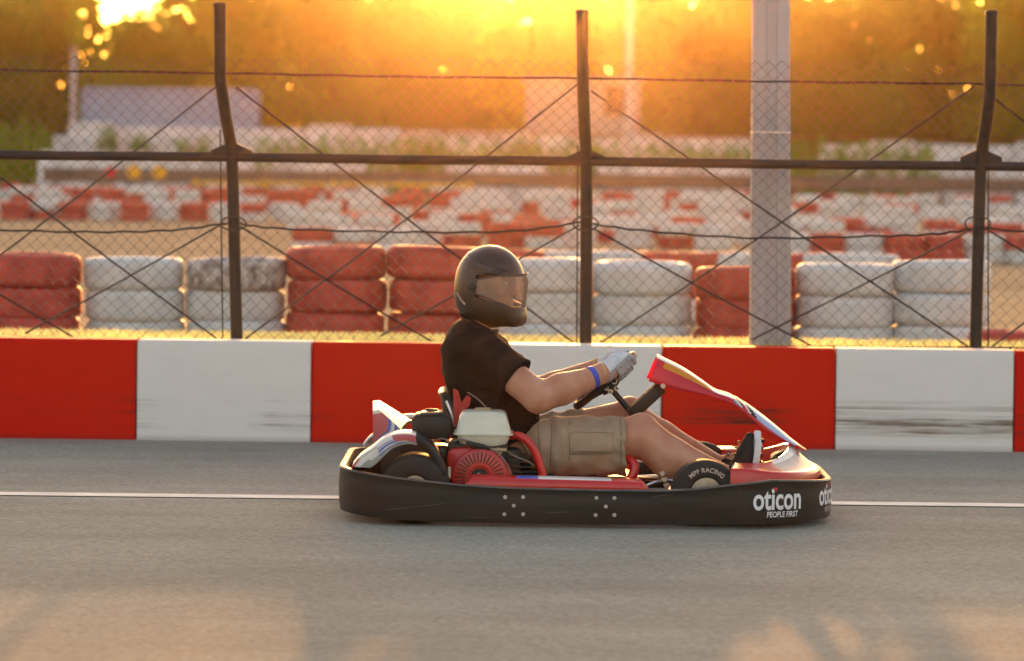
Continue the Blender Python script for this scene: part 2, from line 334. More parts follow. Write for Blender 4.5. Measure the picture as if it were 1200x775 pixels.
class SDF:
    """signed distances on a grid; .mesh() extracts the surface (surface nets)"""
    def __init__(s, lo, hi, h):
        s.lo = np.array(lo, float); s.h = h; s.n = np.ceil((np.array(hi)-s.lo)/h).astype(int)+1
        s.F = np.full(s.n, .06, np.float32)
        s.ax = [(s.lo[i]+h*np.arange(s.n[i])).astype(np.float32) for i in range(3)]
    def sl(s, lo, hi, m):
        a = np.clip(np.floor((np.array(lo)-m-s.lo)/s.h).astype(int), 0, s.n); b = np.clip(np.ceil((np.array(hi)+m-s.lo)/s.h).astype(int)+1, 0, s.n)
        q = tuple(slice(a[i], b[i]) for i in range(3))
        return q, np.meshgrid(*[s.ax[i][q[i]] for i in range(3)], indexing='ij')
    def merge(s, q, d, k):
        F = s.F[q]
        if k:
            h = np.maximum(k-np.abs(F-d), 0)/k; s.F[q] = np.minimum(F, d)-h*h*k*.25
        else: s.F[q] = np.minimum(F, d)
    def cone(s, a, b, ra, rb, k=.02, flat=None):
        a = np.array(a); b = np.array(b); m = max(ra, rb)+.06
        q, (X, Y, Z) = s.sl(np.minimum(a, b), np.maximum(a, b), m)
        ab = b-a; L2 = max(float(ab@ab), 1e-9)
        t = np.clip(((X-a[0])*ab[0]+(Y-a[1])*ab[1]+(Z-a[2])*ab[2])/L2, 0, 1)
        d = np.sqrt((X-a[0]-t*ab[0])**2+(Y-a[1]-t*ab[1])**2+(Z-a[2]-t*ab[2])**2)-(ra+t*(rb-ra))
        s.merge(q, d, k); return s
    def ell(s, c, r, k=.02, rot=None):
        c = np.array(c); m = max(r)+.06
        q, (X, Y, Z) = s.sl(c, c, m); D = [X-c[0], Y-c[1], Z-c[2]]
        if rot is not None:
            D = [rot[0][i]*D[0]+rot[1][i]*D[1]+rot[2][i]*D[2] for i in range(3)]
        k0 = np.sqrt((D[0]/r[0])**2+(D[1]/r[1])**2+(D[2]/r[2])**2); k1 = np.sqrt((D[0]/r[0]**2)**2+(D[1]/r[1]**2)**2+(D[2]/r[2]**2)**2)
        s.merge(q, k0*(k0-1)/np.maximum(k1, 1e-6), k); return s
    def ell_d(s, c, r):
        X, Y, Z = np.meshgrid(*s.ax, indexing='ij'); D = [X-c[0], Y-c[1], Z-c[2]]
        k0 = np.sqrt((D[0]/r[0])**2+(D[1]/r[1])**2+(D[2]/r[2])**2); k1 = np.sqrt((D[0]/r[0]**2)**2+(D[1]/r[1]**2)**2+(D[2]/r[2]**2)**2)
        return k0*(k0-1)/np.maximum(k1, 1e-6)
    def clip(s, p, n):
        """keep the side the normal points away from"""
        n = np.array(n, float); n /= np.linalg.norm(n)
        X, Y, Z = np.meshgrid(*s.ax, indexing='ij')
        s.F = np.maximum(s.F, ((X-p[0])*n[0]+(Y-p[1])*n[1]+(Z-p[2])*n[2]).astype(np.float32)); return s
    def wrinkle(s, fn):
        X, Y, Z = np.meshgrid(*s.ax, indexing='ij'); s.F = s.F+fn(X, Y, Z).astype(np.float32); return s
    def mesh(s):
        F = s.F.copy(); F[0], F[-1] = 1, 1; F[:, 0], F[:, -1] = 1, 1; F[:, :, 0], F[:, :, -1] = 1, 1
        I = F < 0; n = np.array(F.shape)-1
        cs = [(i, j, k) for i in (0, 1) for j in (0, 1) for k in (0, 1)]
        def C(A, o): return A[o[0]:o[0]+n[0], o[1]:o[1]+n[1], o[2]:o[2]+n[2]]
        cnt = sum(C(I, o).astype(np.int8) for o in cs)
        ijk = np.argwhere((cnt > 0) & (cnt < 8))
        vals = {o: F[ijk[:, 0]+o[0], ijk[:, 1]+o[1], ijk[:, 2]+o[2]] for o in cs}
        acc = np.zeros((len(ijk), 3)); w = np.zeros(len(ijk))
        for a in cs:
            for ax in range(3):
                if a[ax]: continue
                b = tuple(1 if i == ax else a[i] for i in range(3))
                va, vb = vals[a], vals[b]; x = (va < 0) != (vb < 0)
                t = np.where(x, va/np.where(x, va-vb, 1), 0)
                p = np.tile(np.array(a, float), (len(ijk), 1)); p[:, ax] += t
                acc += p*x[:, None]; w += x
        V = s.lo+s.h*(ijk+acc/w[:, None])
        idx = np.full(n, -1, int); idx[tuple(ijk.T)] = np.arange(len(ijk))
        faces = []
        for ax in range(3):
            o1, o2 = (ax+1) % 3, (ax+2) % 3
            A = np.moveaxis(I, ax, 0); B = np.argwhere(A[:-1] != A[1:])
            e = np.zeros((len(B), 3), int); rest = [i for i in range(3) if i != ax]
            e[:, ax] = B[:, 0]; e[:, rest[0]] = B[:, 1]; e[:, rest[1]] = B[:, 2]
            ok = (e[:, o1] > 0) & (e[:, o2] > 0) & (e[:, o1] < n[o1]) & (e[:, o2] < n[o2]); e = e[ok]
            d1 = np.zeros(3, int); d1[o1] = 1; d2 = np.zeros(3, int); d2[o2] = 1
            q = np.stack([idx[tuple((e-d1-d2).T)], idx[tuple((e-d2).T)], idx[tuple(e.T)], idx[tuple((e-d1).T)]], 1)
            ins = I[tuple(e.T)]
            q = np.where(ins[:, None], q, q[:, ::-1]); faces.append(q)
        return V, np.concatenate(faces)
    def probe(s, x, z, ylo, yhi):
        """first surface met going towards +y at (x, z)"""
        i = (x-s.lo[0])/s.h; k = (z-s.lo[2])/s.h; i0 = int(i); k0 = int(k); fx = i-i0; fz = k-k0
        col = (s.F[i0, :, k0]*(1-fx)*(1-fz)+s.F[i0+1, :, k0]*fx*(1-fz)+s.F[i0, :, k0+1]*(1-fx)*fz+s.F[i0+1, :, k0+1]*fx*fz)
        ys = s.ax[1]
        for j in range(1, len(ys)):
            if ys[j] >= ylo and col[j-1] > 0 >= col[j]:
                return float(ys[j-1]+s.h*col[j-1]/(col[j-1]-col[j]))
        return None
    def build(s, name, mats, parent, facemat=None, relax=1):
        V, Q = s.mesh()
        for _ in range(relax):
            acc = np.zeros_like(V); w = np.zeros(len(V))
            for i in range(4):
                a, b = Q[:, i], Q[:, (i+1) % 4]
                np.add.at(acc, a, V[b]); np.add.at(w, a, 1); np.add.at(acc, b, V[a]); np.add.at(w, b, 1)
            V = V*.5+.5*acc/np.maximum(w, 1)[:, None]
        me = bpy.data.meshes.new(name); o_ = np.array(origin(parent))
        me.vertices.add(len(V)); me.vertices.foreach_set('co', (V-o_).ravel())
        me.loops.add(4*len(Q)); me.loops.foreach_set('vertex_index', Q.ravel())
        me.polygons.add(len(Q)); me.polygons.foreach_set('loop_start', np.arange(0, 4*len(Q), 4))
        if not isinstance(mats, (list, tuple)): mats = [mats]
        for m in mats: me.materials.append(m)
        me.polygons.foreach_set('use_smooth', np.ones(len(Q), bool))
        if facemat is not None:
            me.polygons.foreach_set('material_index', facemat(V[Q].mean(1)).astype(np.int32))
        me.update(); me.validate()
        o = bpy.data.objects.new(name, me); COL.objects.link(o); o.parent = parent
        return o

def text_mesh(body, size, spacing=1.0, bold=0):
    c = bpy.data.curves.new('lettering', 'FONT'); c.body = body; c.size = size; c.space_character = spacing; c.offset = bold
    c.resolution_u = 4
    o = bpy.data.objects.new('lettering', c); COL.objects.link(o)
    me = bpy.data.meshes.new_from_object(o.evaluated_get(bpy.context.evaluated_depsgraph_get()))
    bm = bmesh.new(); bm.from_mesh(me)
    bmesh.ops.triangulate(bm, faces=bm.faces)
    for _ in range(1): bmesh.ops.subdivide_edges(bm, edges=[e for e in bm.edges if e.calc_length() > size*.25], cuts=1)
    bm.verts.index_update()
    v = [tuple(x.co) for x in bm.verts]; f = [[x.index for x in q.verts] for q in bm.faces]
    bm.free(); bpy.data.objects.remove(o); bpy.data.curves.remove(c); bpy.data.meshes.remove(me)
    xs = [p[0] for p in v]; x0, x1 = min(xs), max(xs)
    return [(p[0]-x0, p[1]) for p in v], f, x1-x0

# ================================================================ THE SETTING
def sheet(name, pts, m):
    b = MB(); b.add(pts, [tuple(range(len(pts)))]); o = b.build(name, m, smooth=False); tag(o, kind='structure'); return o
sheet('ground', [(-900, -300, 0), (900, -300, 0), (900, 2200, 0), (-900, 2200, 0)], M['sand'])
WA, WB = G(0, 514.5), G(1200, 531.0)
wslope = (WB.y-WA.y)/(WB.x-WA.x)
def wall_y(x): return WA.y + wslope*(x-WA.x)
wang = math.atan(wslope)
sheet('track', [(-40, -12, .004), (40, -12, .004), (40, wall_y(40)+.12, .004), (-40, wall_y(-40)+.12, .004)], M['asphalt'])
la, lb = G(0, 578.2, .008), G(1200, 592.0, .008)
ls = (lb.y-la.y)/(lb.x-la.x)
mk = MB()
for i in range(-30, 31):
    x0, x1 = i*1.2, i*1.2+1.2
    mk.add([(x0, la.y+ls*(x0-la.x)-.075, .008), (x1, la.y+ls*(x1-la.x)-.075, .008), (x1, la.y+ls*(x1-la.x)+.075, .008), (x0, la.y+ls*(x0-la.x)+.075, .008)], [(0, 1, 2, 3)])
tag(mk.build('lane_line', mat('lane paint', (.82, .78, .68), .8, .2, var=.12, vscale=6, bump=.2), smooth=False), kind='structure')

# ---- low red and white block wall along the track
WALLH, WALLD = .505, .26
bounds = [P(px, 520, WA.y-.12).x for px in (-251, -46, 159, 364, 569.5, 774.5, 978, 1187.5, 1393, 1600)]
xs = [G(px, 514.5+16.5*px/1200).x for px in (-251, -46, 159, 364, 569.5, 774.5, 978, 1187.5, 1393, 1600)]
blab = ['red wall block outside the left edge', 'plain red wall block at the left end of the track wall', 'white wall block with thin dark scuffs below the left fence post',
        'red wall block behind the rear of the kart', 'white wall block behind the driver and his gloved hands', 'red wall block behind the front fairing and wheels of the kart',
        'white wall block with heavy brown scuffs right of the kart', 'red wall block cut off by the right edge', 'white wall block beyond the right edge']
bcol = ['white', 'red', 'white', 'red', 'white', 'red', 'white', 'red', 'white']
for i in range(9):
    x0, x1 = xs[i]+.003, xs[i+1]-.003
    b = MB(); xm = (x0+x1)/2; L = (x1-x0)/math.cos(wang)
    prof = [(0, .0), (.006, .03), (.012, WALLH-.03), (.022, WALLH-.008), (.036, WALLH), (WALLD-.02, WALLH), (WALLD, WALLH-.02), (WALLD, 0)]
    cx = [-L/2, -L/2+.006, L/2-.006, L/2]
    rows = []
    for j, lx in enumerate(cx):
        ins = .006 if j in (0, 3) else 0
        rows.append([(lx, p[0]+(ins if p[0] < .1 else -ins), p[1]-(ins if p[1] > .4 else 0)) for p in prof])
    rot = Matrix.Rotation(wang, 3, 'Z'); c = Vector((xm, wall_y(xm), 0))
    rows = [[rot@Vector(p)+c for p in r_] for r_ in rows]
    b.grid(rows); b.add(rows[0], [tuple(range(8))]); b.add(rows[-1], [tuple(range(8))[::-1]])
    if i in (0,): blab[0] = 'white wall block outside the left edge'
    o = b.build('wall_block', M['block_heavy' if i == 6 else 'block_'+bcol[i]], loc=c, angle=25)
    tag(o, blab[i], 'barrier block', 'red and white blocks of the track wall')

# ---- raised sandy bank behind the wall, with dry grass
by0 = lambda x: wall_y(x)+WALLD+.02
bk = MB(); rows = []
for i in range(-24, 25):
    x = i*.5; y = by0(x); h = lambda k: .012*math.sin(x*1.7+k)+.008*math.sin(x*4.1+2*k)
    rows.append([(x, y, 0), (x, y, .44), (x, y+.5, .475+h(0)), (x, y+.9, .475+h(1)), (x, y+1.25, .455+h(2)), (x, y+1.8, .30), (x, y+3.0, -.02)])
bk.grid(rows); tag(bk.build('sand_bank', M['sand']), kind='structure')
gb = MB(); gv = []; gf = []
N = 46000
gx = rng.uniform(-4.2, 4.2, N); gy = rng.uniform(.02, 1.3, N)
for i in range(N):
    x = gx[i]; y = by0(x)+gy[i]; z = .462 if gy[i] < 1 else .44; hgt = .010+.028*rng.random()**1.5; a = rng.uniform(0, math.pi); w = .004+.004*rng.random()
    dx, dy = math.cos(a)*w, math.sin(a)*w; lx, ly = rng.normal(0, .012, 2)
    n = len(gv); gv += [(x-dx, y-dy, z), (x+dx, y+dy, z), (x+lx, y+ly, z+.015+hgt)]; gf.append((n, n+1, n+2))
o = MB().add(gv, gf).build('dry_grass', M['dry'], smooth=False); tag(o, kind='stuff')

# ---- chain link fence on the wall line
FY = wall_y(0)+WALLD+.10
def F(px, py, dy=0.0): 
    p = P(px, py, FY); return P(px, py, wall_y(p.x)+WALLD+.10+dy)
fence = empty('chain_link_fence', (0, FY, .45), 'dark chain link fence on kinked steel posts standing behind the red and white wall', 'fence')
def extend(a, b, t): return a+(b-a)*t
posts = [[(257.5, 6), (258, 92), (265, 140), (271.5, 182), (275, 300), (278, 412)],
         [(682, 14), (683, 100), (685, 150), (687, 190), (687, 300), (686, 418)],
         [(1162, 15), (1160, 112), (1155, 150), (1149.5, 190), (1146, 300), (1143, 422)],
         [(-165, 0), (-163, 88), (-152, 140), (-146, 178), (-142, 290), (-138, 408)],
         [(1590, 22), (1588, 116), (1580, 160), (1572, 200), (1568, 300), (1563, 430)]]
for pp in posts:
    pts = [F(x, y, -.10 if j == 0 else (-.09 if j == 1 else (-.04 if j == 2 else 0))) for j, (x, y) in enumerate(pp)]
    pts[-1].z = .40
    b = MB(); b.tube(pts[:1]+smooth_path(pts[1:], 3), .031, 12)
    po = b.build('post', M['fence'], fence)
    cp = MB(); cp.lathe([(-.012, .033), (.006, .033), (.012, .026), (.014, 0)], pts[0], (0, 0, 1), 12); cp.build('post_cap', M['fence'], po)
    g = MB(); c = pts[3]
    for sgn in (-1, 1):
        g.prism([(c.x+sgn*.02, c.z+.062), (c.x+sgn*.105, c.z+.024), (c.x+sgn*.105, c.z-.005), (c.x+sgn*.02, c.z-.02)], c.y-.012, c.y+.012)
    g.build('gusset_plate', M['fence'], po, smooth=False)
    # loop of wire tied round the post
    lp = P(pp[4][0]-1, 262, c.y); MB().tube([lp+Vector((math.cos(a)*.065, -.03+.0*a, math.sin(a)*.035)) for a in np.linspace(0, 2*math.pi, 17)[:-1]], .0045, 5, closed=True).build('wire_tie', M['strand'], po)
rl = [F(px, 181+14.3*px/1200) for px in (-320, -146, 271, 687, 1150, 1572, 1700)]
for i in range(6):
    a, c = rl[i], rl[i+1]; MB().tube([a, (a+c)/2+Vector((0, 0, -.004)), c], .025, 10).build('rail', M['fence'], fence)
def strand(name, pts, r, wav=0, m='strand'):
    pp = smooth_path([F(x, y, .035) for x, y in pts], 8)
    if wav: pp = [p+Vector((0, 0, wav*math.sin(i*1.9))) for i, p in enumerate(pp)]
    MB().tube(pp, r, 5).build(name, M[m], fence)
strand('tension_wire', [(-320, 76), (-150, 80), (258, 86), (470, 90), (684, 92), (920, 96), (1160, 99), (1500, 106)], .0055, .002)
strand('tension_wire', [(-320, 262), (-143, 259), (-40, 268), (100, 272), (200, 270), (272, 261)], .0055, .003)
strand('tension_wire', [(276, 262), (330, 268), (470, 272), (600, 271), (686, 260)], .0055, .003)
strand('tension_wire', [(688, 262), (760, 271), (880, 279), (1020, 277), (1100, 274), (1147, 267)], .0055, .003)
strand('tension_wire', [(1147, 267), (1260, 276), (1400, 280), (1565, 275)], .0055, .003)
strand('tension_wire', [(-320, 396), (278, 401), (686, 405), (1143, 408), (1600, 412)], .007, .003)
bays = [(-146, 271, -3), (271, 687, 0), (687, 1150, 4), (1150, 1572, 6)]
for xa, xb, off in bays:
    w = xb-xa
    strand('brace_wire', [(xa+6, 103+off), (xa+.5*w, 258+off), (xa+.985*w, 408+off)], .005)
    strand('brace_wire', [(xb-8, 97+off), (xb-.5*w, 255+off), (xb-.97*w, 400+off)], .005)
    strand('brace_wire', [(xa+8, 264+off), (xa+.30*w, 336+off), (xa+.58*w, 404+off)], .005)
    strand('brace_wire', [(xb-8, 264+off), (xb-.30*w, 330+off), (xb-.58*w, 394+off)], .005)
for x0, y0, x1, y1 in ((258, 152, 261, 398), (677, 170, 676, 404), (1158, 150, 1158, 408)):
    strand('stay_wire', [(x0, y0), ((x0+x1)/2, (y0+y1)/2), (x1, y1)], .004)
# the woven mesh: zigzag wires, 64 mm diamonds
cb = MB(); pitch = .066; d_ = pitch/2; A = F(-320, 70); B = F(1560, 90); n = int((B.x-A.x)/d_)
for i in range(n):
    x = A.x+i*d_; y = wall_y(x)+WALLD+.10+.045
    ztop = P(600+x*230, 66+9*(600+x*230)/1200, y).z; zbot = .455
    m = int((ztop-zbot)/d_); pts = []
    for j in range(m+1):
        z = ztop-j*d_; k = (i+j) % 2
        lean = -.07*max(0, (z-1.42)/.5); u = x+(d_*1.04 if k else -.04*d_)
        bul = .014*math.sin(u*2.3+z*1.7)+.006*math.sin(u*6)
        pts.append((u+.012*math.sin(u*1.3+z*3)+.005*math.sin(z*11+u*4), y+lean+bul+(.003 if k else -.003), z+.006*math.sin(u*3+z*5)))
    cb.tube(pts, .0019, 4, cap=False)
tag(cb.build('chain_link_mesh', M['wire'], fence), kind='stuff')

# ---- concrete lamp pole right behind the fence
pb = P(902.5, 408, FY+.28); pt = P(904, -420, FY+.28); pb.z = .42
t = empty('concrete_pole', pb, 'pale concrete lighting pole rising behind the fence right of the middle post', 'pole')
b = MB(); rows = []
for k in range(13):
    f = k/12; c = pb.lerp(pt, f); hw = .104-.020*f; pr = []
    for (ux, uy) in ((-1, -.7), (-.72, -1), (-.30, -1), (-.26, -.86), (.26, -.86), (.30, -1), (.72, -1), (1, -.7), (1, .7), (.72, 1), (-.72, 1), (-1, .7), (-1, -.7)):
        pr.append((c.x+ux*hw, c.y+uy*hw, c.z))
    rows.append(pr)
b.grid(rows); b.build('shaft', M['concrete'], t, angle=25)
c = pb.lerp(pt, (408-146)/(408+420))
MB().box((c.x, c.y, c.z), (.196, .20, .010), bev=.002).build('strap', M['plastic_white'], t)
c = pb.lerp(pt, 1); MB().box((c.x, c.y-.5, c.z), (.06, 1.1, .06), bev=.01).build('lamp_arm', M['concrete'], t); MB().box((c.x, c.y-1.1, c.z), (.25, .5, .1), bev=.03).build('lamp_head', M['metal_dark'], t)

# ---- tyres
def tyre_mesh(seed):
    rg = random.Random(seed); b = MB(); n = 28
    prof = [(.018, .19), (.004, .235), (.0, .265), (.006, .288), (.022, .310), (.048, .317), (.075, .3185), (.103, .3165), (.131, .3185), (.158, .317), (.184, .310), (.200, .288), (.206, .265), (.202, .235), (.188, .19), (.150, .175), (.056, .175)]
    ph = rg.uniform(0, 6); am = rg.uniform(.002, .006)
    v = []; m = len(prof)
    for (h, r_) in prof:
        for k in range(n):
            a = 2*math.pi*k/n; rr = r_*(1+am*math.sin(2*a+ph)+am*.8*math.sin(3*a+2*ph)); tread = -.007 if (k % 2 and .03 < h < .17 and r_ > .3) else 0
            v.append(((rr+tread)*math.cos(a), (rr+tread)*math.sin(a), h+am*.6*math.sin(a+ph)*(1 if h > .1 else 0)))
    f = [(i*n+k, i*n+(k+1) % n, ((i+1) % m)*n+(k+1) % n, ((i+1) % m)*n+k) for i in range(m) for k in range(n)]
    return b.add(v, f)
TY = {}
for cname in ('red', 'white', 'worn'):
    lst = []
    for sd in range(3):
        o = tyre_mesh(sd+1).build('tyre', M['tyre_'+cname], angle=60); me = o.data; bpy.data.objects.remove(o); lst.append(me)
    TY[cname] = lst
ntyre = 0
LEV = {4: ['bottom', 'third from top', 'second from top', 'topmost'], 3: ['bottom', 'middle', 'topmost'], 2: ['lower', 'upper'], 1: ['single']}
trng = random.Random(5)
def tyre(x, y, z, cname, label, group):
    global ntyre
    o = bpy.data.objects.new('tyre', TY[cname][trng.randrange(3)]); COL.objects.link(o)
    o.location = (x+trng.uniform(-.012, .012), y+trng.uniform(-.03, .03), z); o.rotation_euler = (trng.uniform(-.015, .015), trng.uniform(-.015, .015), trng.uniform(0, 6.28))
    tag(o, label, 'tyre', group); ntyre += 1
    return o
NAME = {'red': 'red painted tyre', 'white': 'white painted tyre', 'worn': 'worn white tyre with brown patches'}
frontA = [(38, 4, 'rrrr', 'the stack at the left edge', 298), (158, 4, 'wwww', 'the white stack right of the leftmost red stack', 304), (276, 4, 'wwwn', 'the worn stack behind the left fence post', 304),
          (394, 4, 'rrrr', 'the red stack right of the left fence post', 289), (512, 4, 'rrrr', 'the red stack just left of the helmet', 289), (634, 4, 'wwww', 'the white stack just right of the helmet', 305),
          (751, 4, 'wwww', 'the white stack right of the middle post', 309), (873, 4, 'rrrr', 'the red stack behind the concrete pole', 316), (990, 4, 'wwww', 'the white stack right of the concrete pole', 311),
          (1101, 4, 'wwww', 'the white stack beside the right fence post', 305), (-82, 4, 'wwww', 'the stack beyond the left edge', 304)]
CN = {'r': 'red', 'w': 'white', 'n': 'worn'}
for px, nh, cols, where, top in frontA:
    p = G(px, 450); Y = 23.4+.0*px; x = P(px, 350, Y).x
    ztop = P(px, top, Y).z; z0 = ztop-4*.205
    for k in range(nh):
        cn = CN[cols[k]]
        tyre(x, Y, max(0, z0+k*.205) if z0 > 0 else k*.205*(ztop/.82), cn, '%s, %s in %s' % (NAME[cn], LEV[nh][k], where), 'tyres stacked behind the sand bank')
for px, q in ((1172, 'small red tyre lying left in the pair by the right edge'), (1213, 'small red tyre lying right in the pair by the right edge')):
    o = tyre(P(px, 375, 22.4).x, 22.4, .0, 'red', q, 'small red tyres by the right edge'); o.scale = (.62, .62, .62); o.location.z = .30
    o2 = tyre(P(px, 375, 22.4).x, 22.4, .0, 'red', q.replace('tyre lying', 'bottom tyre lying'), 'small red tyres by the right edge'); o2.scale = (.62, .62, .62); o2.location.z = .17
    o3 = tyre(P(px, 375, 22.4).x, 22.4, .0, 'white', q.replace('small red', 'small white').replace('tyre lying', 'base tyre lying'), 'small tyres by the right edge'); o3.scale = (.62, .62, .62); o3.location.z = .04
ORD = ['first', 'second', 'third', 'fourth', 'fifth', 'sixth', 'seventh', 'eighth', 'ninth', 'tenth', 'eleventh', 'twelfth', 'thirteenth', 'fourteenth']
def zone(px):
    return ('from left edge' if px < 268 else 'right of left post' if px < 580 else 'right of the helmet' if px < 900 else 'right of concrete pole' if px < 1146 else 'beyond right post')
def row(ybase_px, specs, name, jit=0):
    """stacks on one line across the infield: (px, colours bottom to top)"""
    cnt = {}
    for px, cols in sorted(specs):
        zn = zone(px); cnt[zn] = cnt.get(zn, -1)+1
        g = G(px+trng.uniform(-jit, jit), ybase_px+.0119*(px-600)*.9+trng.uniform(-jit, jit)*.5)
        for k, c in enumerate(cols):
            cn = CN[c]
            tyre(g.x, g.y, k*.207, cn, '%s, %s, %s stack %s, %s' % (NAME[cn].replace(' painted', ''), LEV[len(cols)][k], ORD[cnt[zn]], zn, name), 'tyres of the ' + name)
row(375, [(604, 'wwr'), (668, 'www'), (722, 'wrw'), (780, 'rrr'), (824, 'wrr'), (848, 'rww'), (925, 'rrr'), (952, 'www'), (1010, 'www')], 'second tyre row')
rowC = [(1011, 'ww'), (1058, 'rr'), (1105, 'rr'), (966, 'rr'), (1152, 'ww'), (1199, 'wr'), (415, 'rw'), (462, 'ww'), (368, 'wr'), (930, 'ww')]
row(303, rowC, 'low middle row')
row(283, [(395, 'ww'), (440, 'rw'), (620, 'rr'), (660, 'rr'), (702, 'rw'), (884, 'ww'), (925, 'rw'), (968, 'ww'), (1180, 'rr'), (1140, 'rr')], 'broken middle row', 3)
pd = 'rw'
row(291, [(500, 'ww'), (540, 'rw'), (596, 'rr'), (640, 'wr'), (676, 'ww'), (745, 'ww'), (790, 'rw'), (838, 'ww')], 'short row by the helmet', 3)
row(270, [(354+i*37, trng.choice(['rw', 'www', 'wwr', 'ww', 'rr', 'ww', 'wwww', 'w', 'rrw'])) for i in range(24)], 'mixed infield row', 7)
row(264, [(-18+i*35, ['ww', 'rr', 'rw', 'rr', 'ww', 'rr', 'ww', 'rr', 'ww', 'wr', 'ww'][i % 11]) for i in range(11)], 'low row past sand', 2)
row(252, [(-20+i*46, trng.choice(['www', 'www', 'wwr', 'wrw', 'wrr'])) for i in range(28)], 'far white row', 5)
# the rest of the field, past the 300 that show largest, as one mass
fb = {}
def far_stack(px, py, cols):
    g = G(px+trng.uniform(-9, 9), py+.0119*(px-600)*.9+trng.uniform(-2, 2))
    for k, c in enumerate(cols):
        v = fb.setdefault(c, MB()); a0 = trng.uniform(0, 1); pr = [(.0, .22), (.0, .28), (.05, .316), (.155, .316), (.205, .28), (.205, .22)]
        v.lathe([(h, r_) for h, r_ in pr], (g.x, g.y, k*.207), (0, 0, 1), 14)
for i in range(24): far_stack(375+i*36, 277, trng.choice(['rw', 'ww', 'rr', 'wr', 'www', 'w']))
for i in range(34): far_stack(-10+i*37, 256, trng.choice(['rww', 'www', 'wrr', 'ww', 'rrw']))
for i in range(36): far_stack(-15+i*35, 247, trng.choice(['www', 'wwr', 'wwww', 'www']))
allb = MB()
for c, v in fb.items(): allb.add(v.v, v.f, 0 if c == 'r' else 1)
tag(allb.build('tyre_field', [M['tyre_red'], M['tyre_white']]), kind='stuff')

# ---- guard rail, low white walls, hedges beyond the rows
def zat(px, py, Y): return P(px, py, Y).z
gr = empty('guard_rail', (0, 99, 0), 'long weathered grey guard rail beyond the far tyre rows', 'guard rail')
x0, x1 = P(50, 210, 99).x, P(1290, 210, 99).x; zt, zb = zat(600, 203, 99), zat(600, 219, 99)
b = MB(); pr = [(0, zb), (-.05, zb+(zt-zb)*.2), (0, zb+(zt-zb)*.45), (0, zb+(zt-zb)*.55), (-.05, zb+(zt-zb)*.8), (0, zt)]
b.grid([[(x, 99+p[0], p[1]) for p in pr] for x in np.linspace(x0, x1, 12)]); b.build('beam', M['rail'], gr, solid=.01)
for i in range(15): MB().box((x0+.3+i*(x1-x0-.6)/14, 99.1, zt/2), (.09, .09, zt), bev=.01).build('rail_post', M['rail'], gr)
yb = empty('yellow_band', (0, 98, 0), 'thin yellow boundary board below the guard rail at the left', 'board')
MB().box(((P(220, 215, 98.4).x+P(560, 215, 98.4).x)/2, 98.4, zat(400, 216, 98.4)), (7.5, .04, .09)).build('board', M['sign_orange'], yb)
for i in range(5): MB().box((P(230+i*80, 215, 98.45).x, 98.46, .42), (.05, .05, .84)).build('board_post', M['sign_orange'], yb)
for px, c, lb, r_ in ((130, 'sign_red', 'small red marker board before the white terrace at left', .15), (157, 'sign_yellow', 'yellow round marker board, left of the two', .19), (187, 'sign_yellow', 'yellow round marker board, right of the two', .19)):
    Y = 97; z = zat(px, 202, Y); x = P(px, 202, Y).x
    t = empty('marker_board', (x, Y, 0), lb, 'sign', 'marker boards at the left'); MB().lathe([(-.02, r_*.9), (-.015, r_), (.015, r_), (.02, r_*.9)], (x, Y, z), (0, 1, 0), 20).build('disc', M[c], t)
    MB().tube([(x, Y+.05, 0), (x, Y+.05, z)], .03, 8).build('post', M['rail'], t)
def white_wall(pxa, pxb, pytop, Y, lab, seed, hseg=1.25):
    xa, xb = P(pxa, 190, Y).x, P(pxb, 190, Y).x; zt = zat(600, pytop, Y)
    t = empty('white_wall', ((xa+xb)/2, Y, 0), lab, 'wall'); n = max(1, int((xb-xa)/hseg)); rg = random.Random(seed)
    for i in range(n):
        a = xa+(xb-xa)*i/n; c = xa+(xb-xa)*(i+1)/n; hh = zt-rg.uniform(0, .05)
        MB().box(((a+c)/2, Y+rg.uniform(-.03, .03), hh/2), (c-a-.03, .4, hh), bev=.03, seg=1).build('panel', M['white'], t, smooth=False)
    for i in range(n-1):
        if rg.random() < .5:
            a = xa+(xb-xa)*(i+.5)/n; MB().box((a, Y, zt+.045), ((xb-xa)/n*.9, .46, .09), bev=.01, seg=1).build('coping', M['white'], t, smooth=False)
white_wall(45, 300, 186, 103, 'low white wall right behind the guard rail at left', 1)
white_wall(318, 430, 193, 103.2, 'short white wall section right of the left post, behind the guard rail', 8)
white_wall(520, 640, 194, 103.3, 'short white wall section left of the middle post, behind the guard rail', 9)
white_wall(700, 880, 192, 103.3, 'low white wall section left of the concrete pole, behind the guard rail', 10)
white_wall(1090, 1300, 178, 103.3, 'low white wall behind the guard rail at the right edge', 2)
white_wall(62, 320, 164, 107, 'white stepped wall under the blue grey container', 3)
white_wall(80, 470, 152, 110, 'upper white wall carrying the blue grey container', 4)
white_wall(470, 880, 158, 110.5, 'upper white wall below the pink building', 5)
white_wall(960, 1300, 164, 110, 'upper white wall at the right side', 6)
sheet('upper_terrace', [(P(80, 150, 110).x, 110.2, zat(600, 156, 110)), (30, 110.2, zat(600, 156, 110)), (30, 122, zat(600, 156, 110)), (P(80, 150, 110).x, 122, zat(600, 156, 110))], M['sand'])
